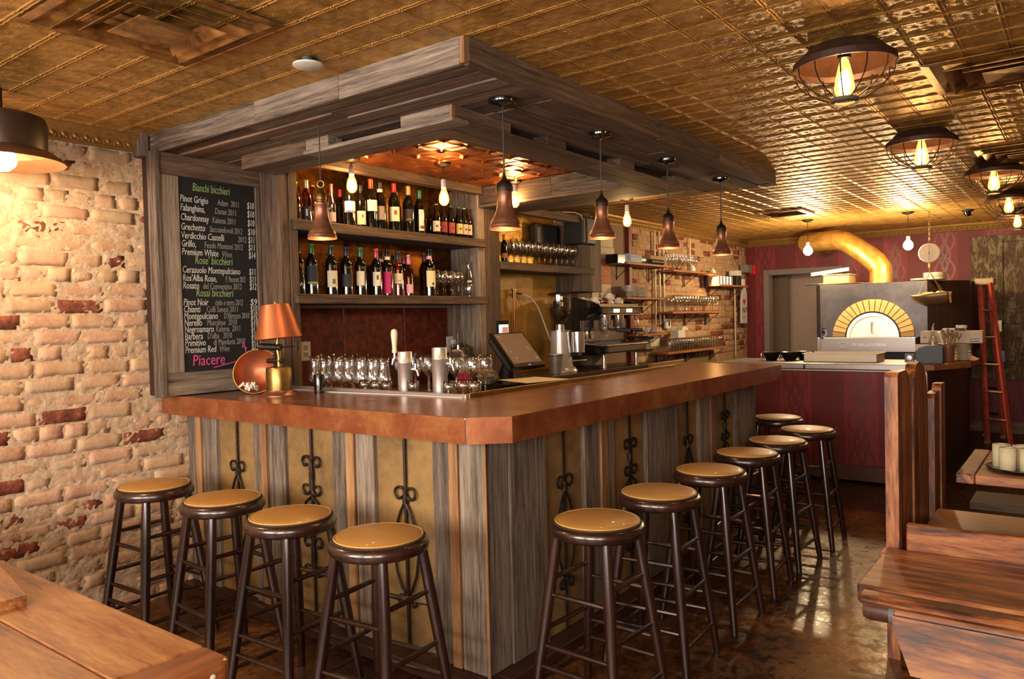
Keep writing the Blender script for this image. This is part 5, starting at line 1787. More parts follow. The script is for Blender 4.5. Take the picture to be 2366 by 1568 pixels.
tag(blob((.42, 4.08, 1.145), .09, .14, .145, 4).build('black_bag', M['black'], smooth=True), 'black crumpled bag slumped against the copper panel', 'bag')
tag(blob((.60, 4.14, 1.055), .06, .09, .055, 5).build('grey_cloth', paint('greycloth', (130, 116, 104), .9), smooth=True), 'crumpled grey cloth beside the black bag', 'cloth')
tag(blob((1.0, 3.42, 1.06), .055, .05, .11, 6, amp=.22).build('pink_rag', paint('pinkrag', (176, 26, 70), .8), smooth=True), 'crumpled magenta rag behind the ribbed tumblers', 'cloth')
tag(MB().bbox(.92, 1.10, 3.34, 3.52, .891, .96, .004).build('rag_bin', M['black']), 'black bin holding the magenta rag', 'bin')

# copper pipe with valve and hose
t = T('water_pipe', 'copper riser pipe with brass valve and white hose before the ochre panel', 'pipe', (.06, 5.2, 1.4))
MB().tube([(.05, 5.2, 1.001), (.05, 5.2, 1.66)], .009, 10).build('riser', M['copper'], t, smooth=True)
MB().tube([(.05, 5.2, 1.64), (.05, 5.2, 1.70)], .017, 10).tube([(.05, 5.2, 1.675), (.06, 5.30, 1.67)], .009, 8).bbox(.035, .065, 5.17, 5.23, 1.702, 1.71, .002).build('valve', M['brass'], t, smooth=True)
MB().tube([(.06, 5.30, 1.67), (.08, 5.40, 1.64), (.10, 5.48, 1.56), (.12, 5.54, 1.42), (.14, 5.58, 1.30), (.16, 5.62, 1.2)], .007, 8).build('hose', M['white'], t, smooth=True)

# ================================================================ GRINDER AND ESPRESSO MACHINE
t = T('coffee_grinder', 'silver coffee grinder with a smoky bean hopper on the back counter', 'coffee grinder', (.34, 5.46, 1.0))
gx, gy = .34, 5.46
MB().lathe([(.080, 1.345), (.086, 1.25), (.098, 1.12), (.108, 1.03)][::-1], 28, c=(gx, gy, 0)).build('body', M['silver'], t, smooth=True)
MB().lathe([(.0, 1.001), (.125, 1.001), (.125, 1.012), (.110, 1.035), (.098, 1.045)], 28, c=(gx + .02, gy, 0)).build('foot', M['silver'], t, smooth=True)
MB().lathe([(.088, 1.343), (.094, 1.347), (.094, 1.352), (.04, 1.356), (.036, 1.40), (.034, 1.402)], 28, c=(gx, gy, 0)).build('collar', M['chrome'], t, smooth=True)
h = MB().lathe([(.036, 1.40), (.060, 1.42), (.090, 1.49), (.098, 1.54), (.098, 1.655)], 28, c=(gx, gy, 0), cap=False).build('hopper', M['hopper'], t, smooth='all')
MB().lathe([(.034, 1.402), (.056, 1.422), (.086, 1.49), (.093, 1.54), (.08, 1.553), (0, 1.548)], 24, c=(gx, gy, 0)).build('beans', M['coffee'], h, smooth=True)
MB().lathe([(.100, 1.652), (.103, 1.656), (.098, 1.664), (.05, 1.674), (0, 1.677)], 28, c=(gx, gy, 0)).build('hopper_lid', M['black'], t, smooth=True)
MB().lathe([(.0, 1.16), (.062, 1.16), (.062, 1.335), (.0, 1.34)], 24, c=(gx + .12, gy + .085, 0)).build('doser', M['chrome'], t, smooth=True)
MB().bbox(gx + .10, gx + .18, gy - .0, gy + .06, 1.13, 1.165, .008).build('doser_lever', M['black'], t)
MB().tube([(gx + .09, gy + .05, 1.09), (gx + .20, gy + .10, 1.095)], .006, 8).build('portafilter_fork', M['steel'], t, smooth=True)
t = T('knock_bin', 'small round steel bin with a flared rim beside the grinder', 'bin', (.46, 5.20, 1.0))
MB().lathe([(0, 1.001), (.052, 1.001), (.056, 1.01), (.060, 1.14), (.063, 1.15), (.082, 1.158), (.082, 1.161), (.06, 1.156), (.054, 1.02), (0, 1.01)], 28, c=(.46, 5.20, 0), cap=False).build('bin', M['steel'], t, smooth=True)

t = T('espresso_machine', 'black and chrome two-group espresso machine with white cups on top', 'espresso machine', (.3, 6.2, 1.0))
ey0, ey1 = 5.78, 6.58
side = [(.06, 1.12), (.50, 1.12), (.56, 1.14), (.58, 1.20), (.40, 1.22), (.34, 1.24), (.34, 1.43), (.44, 1.47), (.54, 1.50), (.55, 1.545), (.47, 1.59), (.28, 1.635), (.10, 1.64), (.06, 1.60)]
for y in (ey0, ey1 - .03):
    MB().prism(side, y, y + .03, 'y').build('side_panel', M['gloss_black'], t)
MB().box(.06, .34, ey0 + .031, ey1 - .031, 1.20, 1.60).build('boiler_body', M['black'], t)
MB().bbox(.08, .52, ey0 + .032, ey1 - .032, 1.545, 1.575, .004).build('cup_tray', M['darksteel'], t)
MB().bbox(.50, .548, ey0 + .032, ey1 - .032, 1.478, 1.54, .008).build('control_bar', M['gloss_black'], t)
MB().tube([(.552, ey0, 1.545), (.552, ey1, 1.545)], .004, 8).tube([(.552, ey0, 1.474), (.552, ey1, 1.474)], .004, 8).build('trim_rail', M['brass'], t)
for y in (6.02, 6.26):
    MB().bbox(.548, .553, y, y + .10, 1.495, 1.525, .002).build('button_panel', m_emit('lit_buttons', (1.0, .93, .8), 3.0), t)
MB().bbox(.341, .352, ey0 + .032, ey1 - .032, 1.235, 1.43, .003).build('mirror_splashback', M['darksteel'], t)
for y in (6.05, 6.30):
    gp = MB().lathe([(.050, 1.36), (.052, 1.365), (.052, 1.475), (.045, 1.48)], 24, c=(.44, y, 0)).build('brew_group', M['chrome'], t, smooth=True)
    MB().lathe([(.0, 1.325), (.030, 1.328), (.036, 1.34), (.036, 1.36)], 20, c=(.44, y, 0)).build('portafilter_basket', M['chrome'], gp, smooth=True)
    MB().tube([(.46, y, 1.345), (.56, y + .03, 1.335), (.66, y + .055, 1.325)], [.010, .014, .016], 10).build('portafilter_handle', M['black'], gp, smooth=True)
    MB().tube([(.44, y - .015, 1.326), (.44, y - .03, 1.30)], .005, 6).tube([(.44, y + .015, 1.326), (.44, y + .03, 1.30)], .005, 6).build('spout', M['chrome'], gp, smooth=True)
for y, s_ in ((5.90, 1), (6.49, 1)):
    MB().tube([(.50, y, 1.475), (.535, y + .01, 1.42), (.53, y + .02, 1.32), (.52, y + .02, 1.27)], .005, 8).build('steam_wand', M['chrome'], t, smooth=True)
for y in (5.86, 5.95):
    MB().lathe([(0, 0), (.034, 0), (.036, .006), (.030, .010), (0, .010)], 20, m=Matrix.Translation((.356, y, 1.30)) @ Matrix.Rotation(PI / 2, 4, 'Y')).build('gauge', M['steel'], t, smooth=True)
MB().bbox(.30, .60, ey0 + .03, ey1 - .03, 1.135, 1.205, .012).build('drip_tray', M['darksteel'], t)
for k in range(16):
    y = ey0 + .06 + k * .043
    MB().box(.36, .585, y, y + .012, 1.206, 1.209).build('drip_grate_bar', M['chrome'], t)
MB().tube([(.601, ey0 + .02, 1.205), (.601, ey1 - .02, 1.205)], .004, 6).build('tray_trim', M['brass'], t)
for x, y in ((.12, 5.88), (.52, 5.88), (.12, 6.48), (.52, 6.48)):
    MB().lathe([(.022, 1.002), (.023, 1.012), (.020, 1.02), (.020, 1.12)], 16, c=(x, y, 0)).build('foot', M['chrome'], t, smooth=True)
cupm = cup_mesh(1.05).build('coffee_cup', M['porcelain'], smooth=True)
cps = [(.20, 5.86, 0), (.30, 5.90, 0), (.40, 5.95, 0), (.22, 5.98, 0), (.33, 6.03, 0), (.22, 6.10, 0), (.32, 6.14, 0), (.42, 6.16, 0), (.24, 6.24, 0), (.36, 6.28, 0), (.36, 6.28, .045), (.26, 6.36, 0), (.40, 6.38, 0)]
for i, (x, y, dz) in enumerate(cps):
    o = cupm if i == 0 else cupm.copy()
    if i:
        COL.objects.link(o)
    o.location = (x, y, 1.576 + dz)
    o.rotation_euler = (0, 0, .9 + J(.5))
    o['label'], o['category'], o['group'] = (ORD[i] + ' upturned white cup from the grinder end on the espresso machine' if dz == 0 else 'white cup stacked on another atop the espresso machine'), 'cup', 'cups on the espresso machine'
tag(blob((.42, 6.06, 1.60), .05, .05, .028, 8, amp=.1).build('tamper', M['bronze'], smooth=True), 'dark shiny tamper knob lying between the cups on the machine', 'tamper')

# speaker and monitor over the second bay
t = T('wall_speaker', 'tall black loudspeaker hung over the wood post end', 'speaker', (.3, 6.03, 2.3))
MB().bbox(.13, .34, 5.87, 6.10, 2.11, 2.36, .015).build('cabinet', M['black'], t)
MB().tube([(.32, 5.93, 2.12), (.32, 5.93, 2.35)], .03, 12).build('grille', M['black'], t, smooth=True)
MB().tube([(.30, 5.6, 2.372), (.31, 5.78, 2.385), (.32, 5.87, 2.37), (.33, 5.88, 2.33)], .005, 6).build('cable', M['white'], t)
t = T('black_monitor', 'small black screen leaning on the gold back above the glasses', 'monitor', (.1, 5.6, 2.2))
MB().bbox(.03, .10, 5.48, 5.86, 2.10, 2.29, .01).build('case', M['black'], t)
MB().box(.1002, .102, 5.50, 5.84, 2.12, 2.27).build('screen', M['gloss_black'], t)

# ================================================================ KITCHEN
kc = T('kitchen_counter', 'low kitchen counter clad in red damask wallpaper with a steel top', 'counter', (2.0, 6.9, 0))
MB().box(1.15, 2.90, 6.90, 7.0, .15, .945).build('wallpapered_front', M['wallpaper'], kc)
MB().bbox(1.15, 2.90, 6.875, 6.90, .02, .15, .004).build('baseboard', paint('basebrown', (84, 44, 28), .5), kc)
MB().bbox(1.15, 2.90, 6.878, 6.90, .945, .957, .003).build('trim_strip', M['cream'], kc)
MB().bbox(2.888, 2.905, 6.872, 6.90, .02, .945, .002).build('corner_trim', M['cream'], kc)
MB().bbox(1.15, 1.95, 6.86, 7.62, .962, 1.008, .004).build('steel_top', M['kitchensteel'], kc)
MB().bbox(1.958, 2.84, 6.86, 7.62, .962, 1.008, .004).build('steel_top', M['kitchensteel'], kc)
MB().box(2.86, 2.90, 7.0, 9.65, .0, .965).box(1.15, 2.86, 7.0, 7.6, 0, .962).build('side_panel', M['darkwood'], kc)
MB().prism([(2.842, 6.90), (2.95, 6.90), (3.16, 7.34), (3.17, 7.9), (3.02, 8.6), (2.842, 8.6)], .965, 1.006).build('wood_shelf', M['shelfwood'], kc)

ov = T('pizza_oven', 'dark steel pizza oven with yellow brick arch and bright round-topped door', 'oven', (2.07, 9.0, 0))
foot = [(1.524, 9.0), (2.596, 9.0), (2.93, 9.45), (2.93, 10.3), (1.44, 10.3), (1.44, 9.16)]
MB().prism(foot, 1.17, 1.755).build('housing', M['ovenfront'], ov)
MB().prism([(2.60, 8.998), (2.937, 9.448), (2.937, 10.29), (2.932, 10.29), (2.932, 9.452), (2.597, 9.003)], 1.0, 1.75).build('dark_side_cover', M['darkwood'], ov)
MB().box(1.50, 2.84, 9.1, 10.2, .0, 1.165).build('stand', M['black'], ov)
MB().bbox(1.522, 2.506, 8.86, 9.0, 1.012, 1.168, .004).build('landing_ledge', M['kitchensteel'], ov)
ac, az = 2.071, 1.170
nv = 19
for k in range(nv):
    a0 = PI * k / nv + .012
    a1 = PI * (k + 1) / nv - .012
    ro, ri = .408, .280
    poly = [(ac + ri * math.cos(a0), az + ri * math.sin(a0)), (ac + ro * math.cos(a0), az + ro * math.sin(a0)), (ac + ro * math.cos((a0 + a1) / 2) * 1.003, az + ro * math.sin((a0 + a1) / 2) * 1.003), (ac + ro * math.cos(a1), az + ro * math.sin(a1)), (ac + ri * math.cos(a1), az + ri * math.sin(a1))]
    MB().prism(poly, 8.962, 9.01, 'y').build('brick', paint('firebrick_dim', (146, 112, 72), .85) if k in (0, nv - 1) else paint('firebrick', (200, 158, 98), .85), ov)


def half_disc(r0, r1, y0, y1, n=24):
    o_ = [(ac + r1 * math.cos(PI * i / n), az + r1 * math.sin(PI * i / n)) for i in range(n + 1)]
    if r0:
        o_ += [(ac + r0 * math.cos(PI * i / n), az + r0 * math.sin(PI * i / n)) for i in range(n, -1, -1)]
    return MB().prism(o_, y0, y1, 'y')


half_disc(.262, .282, 8.985, 9.0).build('door_recess_shade', M['black'], ov)  # black ring painted in for the shaded recess around the door
alu = plain('aluminium_door_baked_glare', (236, 232, 228), .35, .35, .02)  # near-white colour bakes the lamp glare into the door metal
half_disc(.228, .262, 8.952, 8.998).build('door_rim', alu, ov)
dr = half_disc(0, .226, 8.962, 8.99).build('door', alu, ov)
MB().tube([(ac - .0, 8.935, az + .05), (ac - .0, 8.935, az + .16)], .008, 8).bbox(ac - .012, ac + .012, 8.93, 8.962, az + .045, az + .065, .002).bbox(ac - .012, ac + .012, 8.93, 8.962, az + .15, az + .168, .002).build('handle', M['steel'], dr, smooth=True)
text('MORELLO FORNI', (1.88, 8.8585, 1.075), .045, M['steel'], ov, (PI / 2, 0, 0), .30, name='embossed_lettering', shear=.15, ext=.002)
MB().tube([(1.80 + .05 * math.cos(a), 8.857, 1.09 + .028 * math.sin(a)) for a in [2 * PI * k / 20 for k in range(20)]], .003, 5, closed=True).build('embossed_emblem', M['steel'], ov)
t = T('gold_duct', 'fat gold foil flue duct rising from the oven and bending to the wall', 'duct', (2.1, 9.3, 1.76))
pts = [(2.105, 9.25, 1.757), (2.108, 9.25, 1.84), (2.105, 9.25, 1.92), (2.06, 9.26, 1.99), (1.95, 9.28, 2.09), (1.82, 9.30, 2.19), (1.72, 9.33, 2.255), (1.62, 9.37, 2.285), (1.45, 9.45, 2.29), (1.25, 9.55, 2.29), (1.2, 10.47, 2.29)]
rr_ = [.116 + R.uniform(-.004, .004) for _ in pts]
MB().tube(pts[:5], rr_[:5], 28).build('duct_section', M['foil'], t, smooth=True)
MB().tube(pts[3:8], [q * .99 for q in rr_[3:8]], 28).build('duct_section', M['foil'], t, smooth=True)
MB().tube(pts[6:], rr_[6:], 28).build('duct_section', M['foil'], t, smooth=True)
t = T('storage_tub', 'clear plastic food tub on the oven top under a white pizza box', 'container', (1.66, 9.2, 1.76))
MB().bbox(1.54, 1.82, 9.06, 9.36, 1.757, 1.862, .012).build('tub', paint('tubamber', (176, 140, 100), .3), t)
MB().bbox(1.53, 1.83, 9.05, 9.37, 1.863, 1.873, .003).build('lid', paint('tublid', (214, 190, 150), .5), t)
mt = Matrix.Translation((1.56, 9.25, 1.905)) @ Matrix.Rotation(.3, 4, 'Z') @ Matrix.Rotation(math.radians(-7), 4, 'Y')
tag(MB().bbox(-.20, .20, -.18, .18, -.02, .02, .004, mt).build('pizza_box', M['white']), 'flat white pizza box lying askew on the plastic tub', 'box')
t = T('peel_handle', 'long pizza peel with black handle lying along the oven top edge', 'pizza peel', (1.7, 9.0, 1.77))
MB().tube([(1.36, 9.02, 1.772), (1.50, 9.03, 1.770)], .010, 8).build('grip', M['black'], t, smooth=True)
MB().tube([(1.50, 9.03, 1.770), (1.95, 9.06, 1.766)], .007, 8).build('shaft', M['brass'], t, smooth=True)
MB().bbox(1.95, 2.03, 9.03, 9.11, 1.759, 1.764, .002).build('blade', M['steel'], t)
plate_stack(2.66, 9.10, 1.757, 6, .115, 'cream plate in the stack on the oven top behind the scale chains', 'plates on the oven top', mat='cream')
plate_stack(2.52, 9.16, 1.757, 2, .11, 'cream plate lying beside the plate stack on the oven top', 'loose plates on the oven top', mat='cream')

# hanging scale
t = T('hanging_scale', 'round cream dial scale hanging on a chain with a metal scoop pan', 'scale', (2.66, 8.7, 1.5))
sx_, sy_ = 2.665, 8.70
for k in range(13):
    z0 = 2.14 + .0245 * k
    mt = Matrix.Translation((sx_, sy_, z0 + .012)) @ Matrix.Rotation(PI / 2 * (k % 2), 4, 'Z')
    MB().tube([mt @ Vector((.0075 * math.cos(a), 0, .017 * math.sin(a))) for a in [2 * PI * q / 10 for q in range(10)]], .0025, 5, closed=True).build('chain_link', M['brass'], t)
MB().lathe([(0, -.03), (.092, -.03), (.098, -.024), (.098, .024), (.092, .03), (0, .03)], 36, m=Matrix.Translation((sx_, sy_, 2.02)) @ Matrix.Rotation(PI / 2, 4, 'X') @ Matrix.Rotation(0, 4, 'Y')).build('dial_case', M['cream'], t, smooth=True)
MB().bbox(sx_ - .001, sx_ + .001, sy_ - .034, sy_ - .030, 1.94, 2.10, .0004).lathe([(0, -.036), (.007, -.035), (.007, -.03)], 10, m=Matrix.Translation((sx_, sy_, 2.02)) @ Matrix.Rotation(PI / 2, 4, 'X') @ Matrix.Rotation(PI, 4, 'X')).build('pointer', M['grey'], t)
MB().bbox(sx_ - .012, sx_ + .012, sy_ - .01, sy_ + .01, 1.87, 1.922, .003).tube([(sx_, sy_, 1.82), (sx_, sy_, 1.875)], .005, 6).build('hook', M['brass'], t)
for dx, dy in ((-.10, -.04), (.12, -.03), (-.09, .08), (.13, .08)):
    MB().tube([(sx_, sy_, 1.83), (sx_ + dx, sy_ + dy, 1.60)], .0028, 5).build('pan_chain', M['brass'], t)
m = MB()
vs, fs = [], []
nx, na = 12, 12
for i in range(nx + 1):
    u = i / nx
    X_ = sx_ - .19 + .37 * u
    wv = .115 * min(1, (u * 2.2) ** .6 + .02)
    zc2 = 1.60 + .03 * u - .0
    for j in range(na + 1):
        a = PI + PI * j / na
        vs.append((X_, sy_ + .02 + wv * math.cos(a), zc2 + wv * 1.15 * math.sin(a) * (1 if u < .85 else .95)))
for i in range(nx):
    for j in range(na):
        q = i * (na + 1) + j
        fs.append((q, q + 1, q + na + 2, q + na + 1))
m.add(vs, fs)
pan = m.build('scoop_pan', plain('dull_brass_pan', (132, 112, 80), .4, .7, .15), t, smooth='all', fix=False)
sm = pan.modifiers.new('thick', 'SOLIDIFY')
sm.thickness = .004
m = MB()
for k in range(60):
    mtx = Matrix.Translation((sx_ + R.uniform(-.09, .15), sy_ + .02 + R.uniform(-.07, .07), 1.57 + R.uniform(0, .05))) @ Euler((R.uniform(0, 3), R.uniform(0, 3), R.uniform(0, 3))).to_matrix().to_4x4()
    m.bbox(-.022, .022, -.014, .014, -.008, .008, .005, mtx)
o = m.build('wrapped_sweets', plain('crinkled_gold_wrapping', (190, 160, 84), .3, .5, .4, .3, 60))
o['kind'] = 'stuff'
o['label'], o['category'] = 'heap of crinkled yellowish wrappings in the hanging scale pan', 'wrappings'

# things on the kitchen counter
t = T('dough_tray', 'long cream plastic dough tray standing on the steel counter top', 'tray', (2.2, 7.3, 1.01))
tx0, tx1, ty0, ty1 = 1.875, 2.49, 7.12, 7.42
MB().bbox(tx0, tx1, ty0, ty0 + .008, 1.0085, 1.078, .002).bbox(tx0, tx1, ty1 - .008, ty1, 1.0085, 1.078, .002).bbox(tx0, tx0 + .008, ty0, ty1, 1.0085, 1.078, .002).bbox(tx1 - .008, tx1, ty0, ty1, 1.0085, 1.078, .002).bbox(tx0, tx1, ty0, ty1, 1.0085, 1.014, .002).build('tray', M['cream'], t)
MB().bbox(tx0 - .012, tx1 + .012, ty0 - .012, ty0 + .002, 1.0785, 1.086, .002).bbox(tx0 - .012, tx1 + .012, ty1 - .002, ty1 + .012, 1.0785, 1.086, .002).bbox(tx0 - .012, tx0 + .002, ty0, ty1, 1.0785, 1.086, .002).bbox(tx1 - .002, tx1 + .012, ty0, ty1, 1.0785, 1.086, .002).build('rim', M['cream'], t)
for x, y, lb in ((1.545, 7.25, 'dark round-bottomed pan with golden contents by the door frame side'), (1.705, 7.28, 'middle dark pan with golden contents on the steel counter'), (1.80, 7.42, 'dark pan with golden contents next to the cream tray')):
    t = T('sauce_pan', lb, 'pan', (x, y, 1.01), 'dark pans in a row on the steel counter')
    MB().lathe([(.045, 1.0085), (.052, 1.015), (.074, 1.05), (.086, 1.088), (.072, 1.082), (.06, 1.05), (0, 1.03)], 20, c=(x, y, 0), cap=False).build('pan', M['gloss_black'], t, smooth=True)
    MB().lathe([(.069, 1.070), (.03, 1.0745), (0, 1.076)], 20, c=(x, y, 0), cap=False).build('contents', paint('goldsauce', (232, 190, 96), .3), t, smooth=True)
    MB().tube([(x - .07, y - .02, 1.079), (x - .088, y - .03, 1.07), (x - .088, y - .03, 1.03), (x - .08, y - .028, 1.012)], .006, 6).build('handle', M['chrome'], t, smooth=True)
t = T('probe_rod', 'thin steel rod with a blue clip leaning up beside the oven corner', 'rod', (1.9, 7.5, 1.0))
MB().tube([(1.90, 7.50, 1.01), (1.955, 7.55, 1.40)], .0055, 6).build('rod', M['steel'], t, smooth=True)
MB().tube([(1.926, 7.524, 1.20), (1.932, 7.53, 1.245)], .017, 10).build('blue_clip', paint('clipblue', (50, 90, 190), .4), t, smooth=True)
MB().tube([(1.936, 7.533, 1.25), (1.948, 7.53, 1.30)], .014, 8).build('black_grip', M['black'], t, smooth=True)
MB().tube([(1.948, 7.51, 1.285), (1.975, 7.50, 1.275), (1.975, 7.50, 1.235), (1.945, 7.51, 1.22)], .006, 6).build('white_hook', M['white'], t, smooth=True)
plate_stack(3.07, 7.62, 1.0065, 11, .07, 'cream side plate in the stack carrying the carton', 'plates under the carton', mat='cream')
plate_stack(2.90, 7.66, 1.0065, 11, .07, 'cream side plate in the second stack hidden under the carton', 'plates under the carton behind the scoop', mat='cream')
t = T('carton', 'long white cardboard carton with printed letters resting on plate stacks', 'box', (2.98, 7.62, 1.16))
MB().bbox(2.755, 3.225, 7.54, 7.72, 1.158, 1.262, .003).build('carton', paint('cartonwhite', (206, 184, 160), .8), t)
text('AVV', (2.92, 7.5395, 1.185), .085, M['black'], t, (PI / 2, 0, 0), .13, name='print', shear=0)
MB().box(3.13, 3.20, 7.5392, 7.540, 1.17, 1.176).box(3.13, 3.20, 7.5392, 7.540, 1.192, 1.196).build('stripe_print', paint('navyprint', (40, 44, 100), .6), t)
MB().box(2.832, 2.835, 7.5392, 7.540, 1.16, 1.26).box(2.78, 2.80, 7.5392, 7.540, 1.20, 1.215).build('fold_print', M['grey'], t)
t = T('white_jar', 'wide clear jar with a white lid standing on the carton', 'jar', (3.06, 7.63, 1.262))
MB().lathe([(.036, 1.2635), (.038, 1.268), (.038, 1.285)], 18, c=(3.06, 7.63, 0)).build('jar', M['glass'], t, smooth=True)
MB().lathe([(.041, 1.2855), (.043, 1.288), (.043, 1.308), (.04, 1.311), (0, 1.311)], 20, c=(3.06, 7.63, 0)).build('lid', M['white'], t, smooth=True)
tag(MB().prism([(2.92, 7.60), (3.01, 7.60), (3.01, 7.68), (2.92, 7.68)], 1.2635, 1.285).build('white_packet', M['white']), 'small white packet lying beside the white-lidded jar', 'packet')
t = T('oil_bottle', 'clear pouring bottle half full of oil before the carton', 'bottle', (2.875, 7.40, 1.006))
MB().lathe([(0, 1.007), (.032, 1.007), (.035, 1.02), (.035, 1.19), (.028, 1.215), (.013, 1.24), (.012, 1.275)], 18, c=(2.875, 7.40, 0), cap=False).build('glass_body', M['glass'], t, smooth='all')
MB().lathe([(0, 1.01), (.032, 1.01), (.032, 1.175), (0, 1.175)], 18, c=(2.875, 7.40, 0)).build('oil', paint('oil', (170, 150, 60), .2), t, smooth=True)
MB().tube([(2.875, 7.40, 1.275), (2.875, 7.40, 1.31), (2.885, 7.39, 1.335)], [.012, .007, .003], 8).build('pourer', M['steel'], t, smooth=True)
t = T('utensil_crock', 'brown crock holding several wooden utensil handles', 'utensil holder', (2.99, 7.28, 1.006))
MB().lathe([(0, 1.007), (.042, 1.007), (.046, 1.02), (.046, 1.155), (.042, 1.155), (.040, 1.02), (0, 1.012)], 20, c=(3.0, 7.30, 0), cap=False).build('crock', paint('crock', (120, 70, 44), .5), t, smooth=True)
for dx, dz, mt_ in ((-.06, .10, 'cream'), (-.035, .12, 'orange_z'), (-.0, .13, 'orange_z'), (.03, .12, 'orange_z'), (.06, .10, 'orange_z')):
    MB().tube([(3.0 + dx * .25, 7.30, 1.04), (3.0 + dx * .8, 7.30, 1.15 + dz * .5), (3.0 + dx * 1.1, 7.29, 1.16 + dz)], [.006, .008, .012], 8).build('utensil', M[mt_], t, smooth=True)
t = T('dark_scoop', 'dark slate-blue dustpan-shaped scoop leaning before the utensils', 'scoop', (2.9, 7.15, 1.006))
slate = paint('slateblue', (58, 62, 74), .5)
MB().prism([(2.79, 1.008), (2.785, 1.09), (2.81, 1.135), (2.87, 1.155), (2.95, 1.16), (2.985, 1.14), (2.985, 1.008)], 7.10, 7.16, 'y').build('scoop_body', slate, t)
MB().prism([(2.86, 1.0085), (2.985, 1.0085), (2.985, 1.035), (2.92, 1.03)], 7.092, 7.099, 'y').build('scoop_lip', paint('slatedark', (40, 44, 62), .5), t)
t = T('oven_timer', 'small square grey timer dial beneath the oven ledge', 'timer', (2.70, 7.3, 1.008))
MB().bbox(2.67, 2.745, 7.30, 7.34, 1.0085, 1.075, .004).build('case', M['grey'], t)
MB().lathe([(0, 0), (.022, 0), (.020, .008), (0, .010)], 18, m=Matrix.Translation((2.708, 7.30, 1.042)) @ Matrix.Rotation(PI / 2, 4, 'X')).build('dial', M['steel'], t, smooth=True)
tag(MB().box(2.72, 2.85, 7.52, 7.522, 1.09, 1.15).build('receipt_note', M['paper']), 'white receipt notes stuck below the carton end', 'paper')

# reclaimed door on the far wall
rd = T('reclaimed_door', 'old panelled door with peeling green and cream paint hung flat on the red wall', 'door', (3.3, 10.45, .63))
dx0, dx1, dz0, dz1 = 2.84, 3.86, .63, 2.29
for a, b, c, d_ in ((dx0, dx0 + .32, dz0, dz1), (dx1 - .13, dx1, dz0, dz1), (dx0 + .32, dx1 - .13, dz0, dz0 + .17), (dx0 + .32, dx1 - .13, dz1 - .08, dz1), (dx0 + .32, dx1 - .13, 1.27, 1.40)):
    MB().bbox(a + .001, b - .001, 10.45, 10.498, c + .001, d_ - .001, .004).build('frame_board', M['peel'], rd)
for c, d_ in ((dz0 + .17, 1.27), (1.40, dz1 - .08)):
    MB().bbox(dx0 + .32, dx1 - .13, 10.47, 10.495, c, d_, .002).build('sunk_panel', M['peel'], rd)
    MB().bbox(dx0 + .36, dx1 - .17, 10.462, 10.469, c + .04, d_ - .04, .005).build('raised_field', M['peel'], rd)
MB().bbox(dx0 - .02, dx0 + .0, 10.46, 10.49, 1.60, 1.68, .003).build('hinge', M['brass'], rd)

# step ladder
ld = T('step_ladder', 'red fibreglass step ladder standing by the oven and the peeling door', 'ladder', (3.1, 9.8, 0))
tops = {'a': (3.105, 9.66), 'b': (3.0, 9.72), 'c': (3.01, 9.86), 'd': (3.08, 9.80)}
feet = {'a': (3.29, 9.45), 'b': (3.07, 9.60), 'c': (3.0, 10.15), 'd': (3.18, 10.05)}
for k, (w, wd) in {'a': (.045, .02), 'b': (.024, .022), 'c': (.022, .02), 'd': (.020, .02)}.items():
    p, q = Vector((*tops[k], 1.72)), Vector((*feet[k], .02))
    MB().tube([p, q], 1.0, 4, flat=(w * 1.2, wd * 1.2)).build('rail', M['red'], ld)
    MB().bbox(q.x - .03, q.x + .03, q.y - .025, q.y + .025, .0, .03, .004).build('rail_foot', M['grey'], ld)
MB().bbox(2.955, 3.135, 9.64, 9.89, 1.705, 1.775, .01).build('top_cap', paint('laddercap', (150, 128, 104), .6), ld)
for k in range(1, 6):
    z = 1.72 - k * .29
    f_ = k * .29 / 1.70
    p = [Vector((*tops[x], 0)).lerp(Vector((*feet[x], 0)), f_) for x in 'abcd']
    MB().tube([(p[0].x, p[0].y, z), (p[1].x, p[1].y, z)], 1.0, 4, flat=(.035, .012)).build('step', paint('ladderstep', (170, 150, 120), .5, .3), ld)
    MB().tube([(p[2].x, p[2].y, z), (p[3].x, p[3].y, z)], .010, 6).build('brace', M['iron'], ld)
MB().bbox(3.165, 3.205, 9.603, 9.606, 1.20, 1.32, .001, Matrix.Identity(4)).build('warning_label', M['paper'], ld)
MB().bbox(3.20, 3.235, 9.545, 9.548, .88, 1.0, .001).build('name_label', paint('ladlab', (60, 60, 90), .5), ld)

# ================================================================ DINING SIDE
t = T('pine_booth_bench', 'thick burnt-pine bench seat with rounded front nosing closest to the aisle end', 'bench', (4.0, 3.1, 0))
MB().bbox(3.25, 4.9, 3.352, 3.444, .432, .470, .005).build('seat_board', M['pine_x'], t)
MB().bbox(3.262, 4.9, 2.925, 3.350, .430, .470, .006).build('seat_board', M['pine_x'], t)
MB().bbox(3.278, 4.9, 2.842, 2.917, .424, .462, .014).build('nosing', M['pine_x'], t)
MB().tube([(3.285, 2.93, .384), (3.305, 2.93, .384), (3.37, 2.93, .384)], [.030, .037, .037], 14).build('round_rail', plain('dark_end_grain', (86, 50, 38), .5, 0, .3), t, smooth=True)
MB().tube([(3.37, 2.93, .384), (3.388, 2.93, .384)], .039, 16).build('metal_band', M['grey'], t)
MB().tube([(3.388, 2.93, .384), (4.9, 2.93, .384)], .034, 10).build('round_rail', M['pine_x'], t, smooth=True)
ap = MB().prism([(3.388, .392), (3.392, .355), (3.455, .212), (4.9, .212), (4.9, .392)], -.014, .014, 'y', Matrix.Translation((0, 2.88, 0)) @ Matrix.Translation((0, 0, .392)) @ Matrix.Rotation(math.radians(-24), 4, 'X') @ Matrix.Translation((0, 0, -.392))).build('apron_board', M['pine_x'], t)
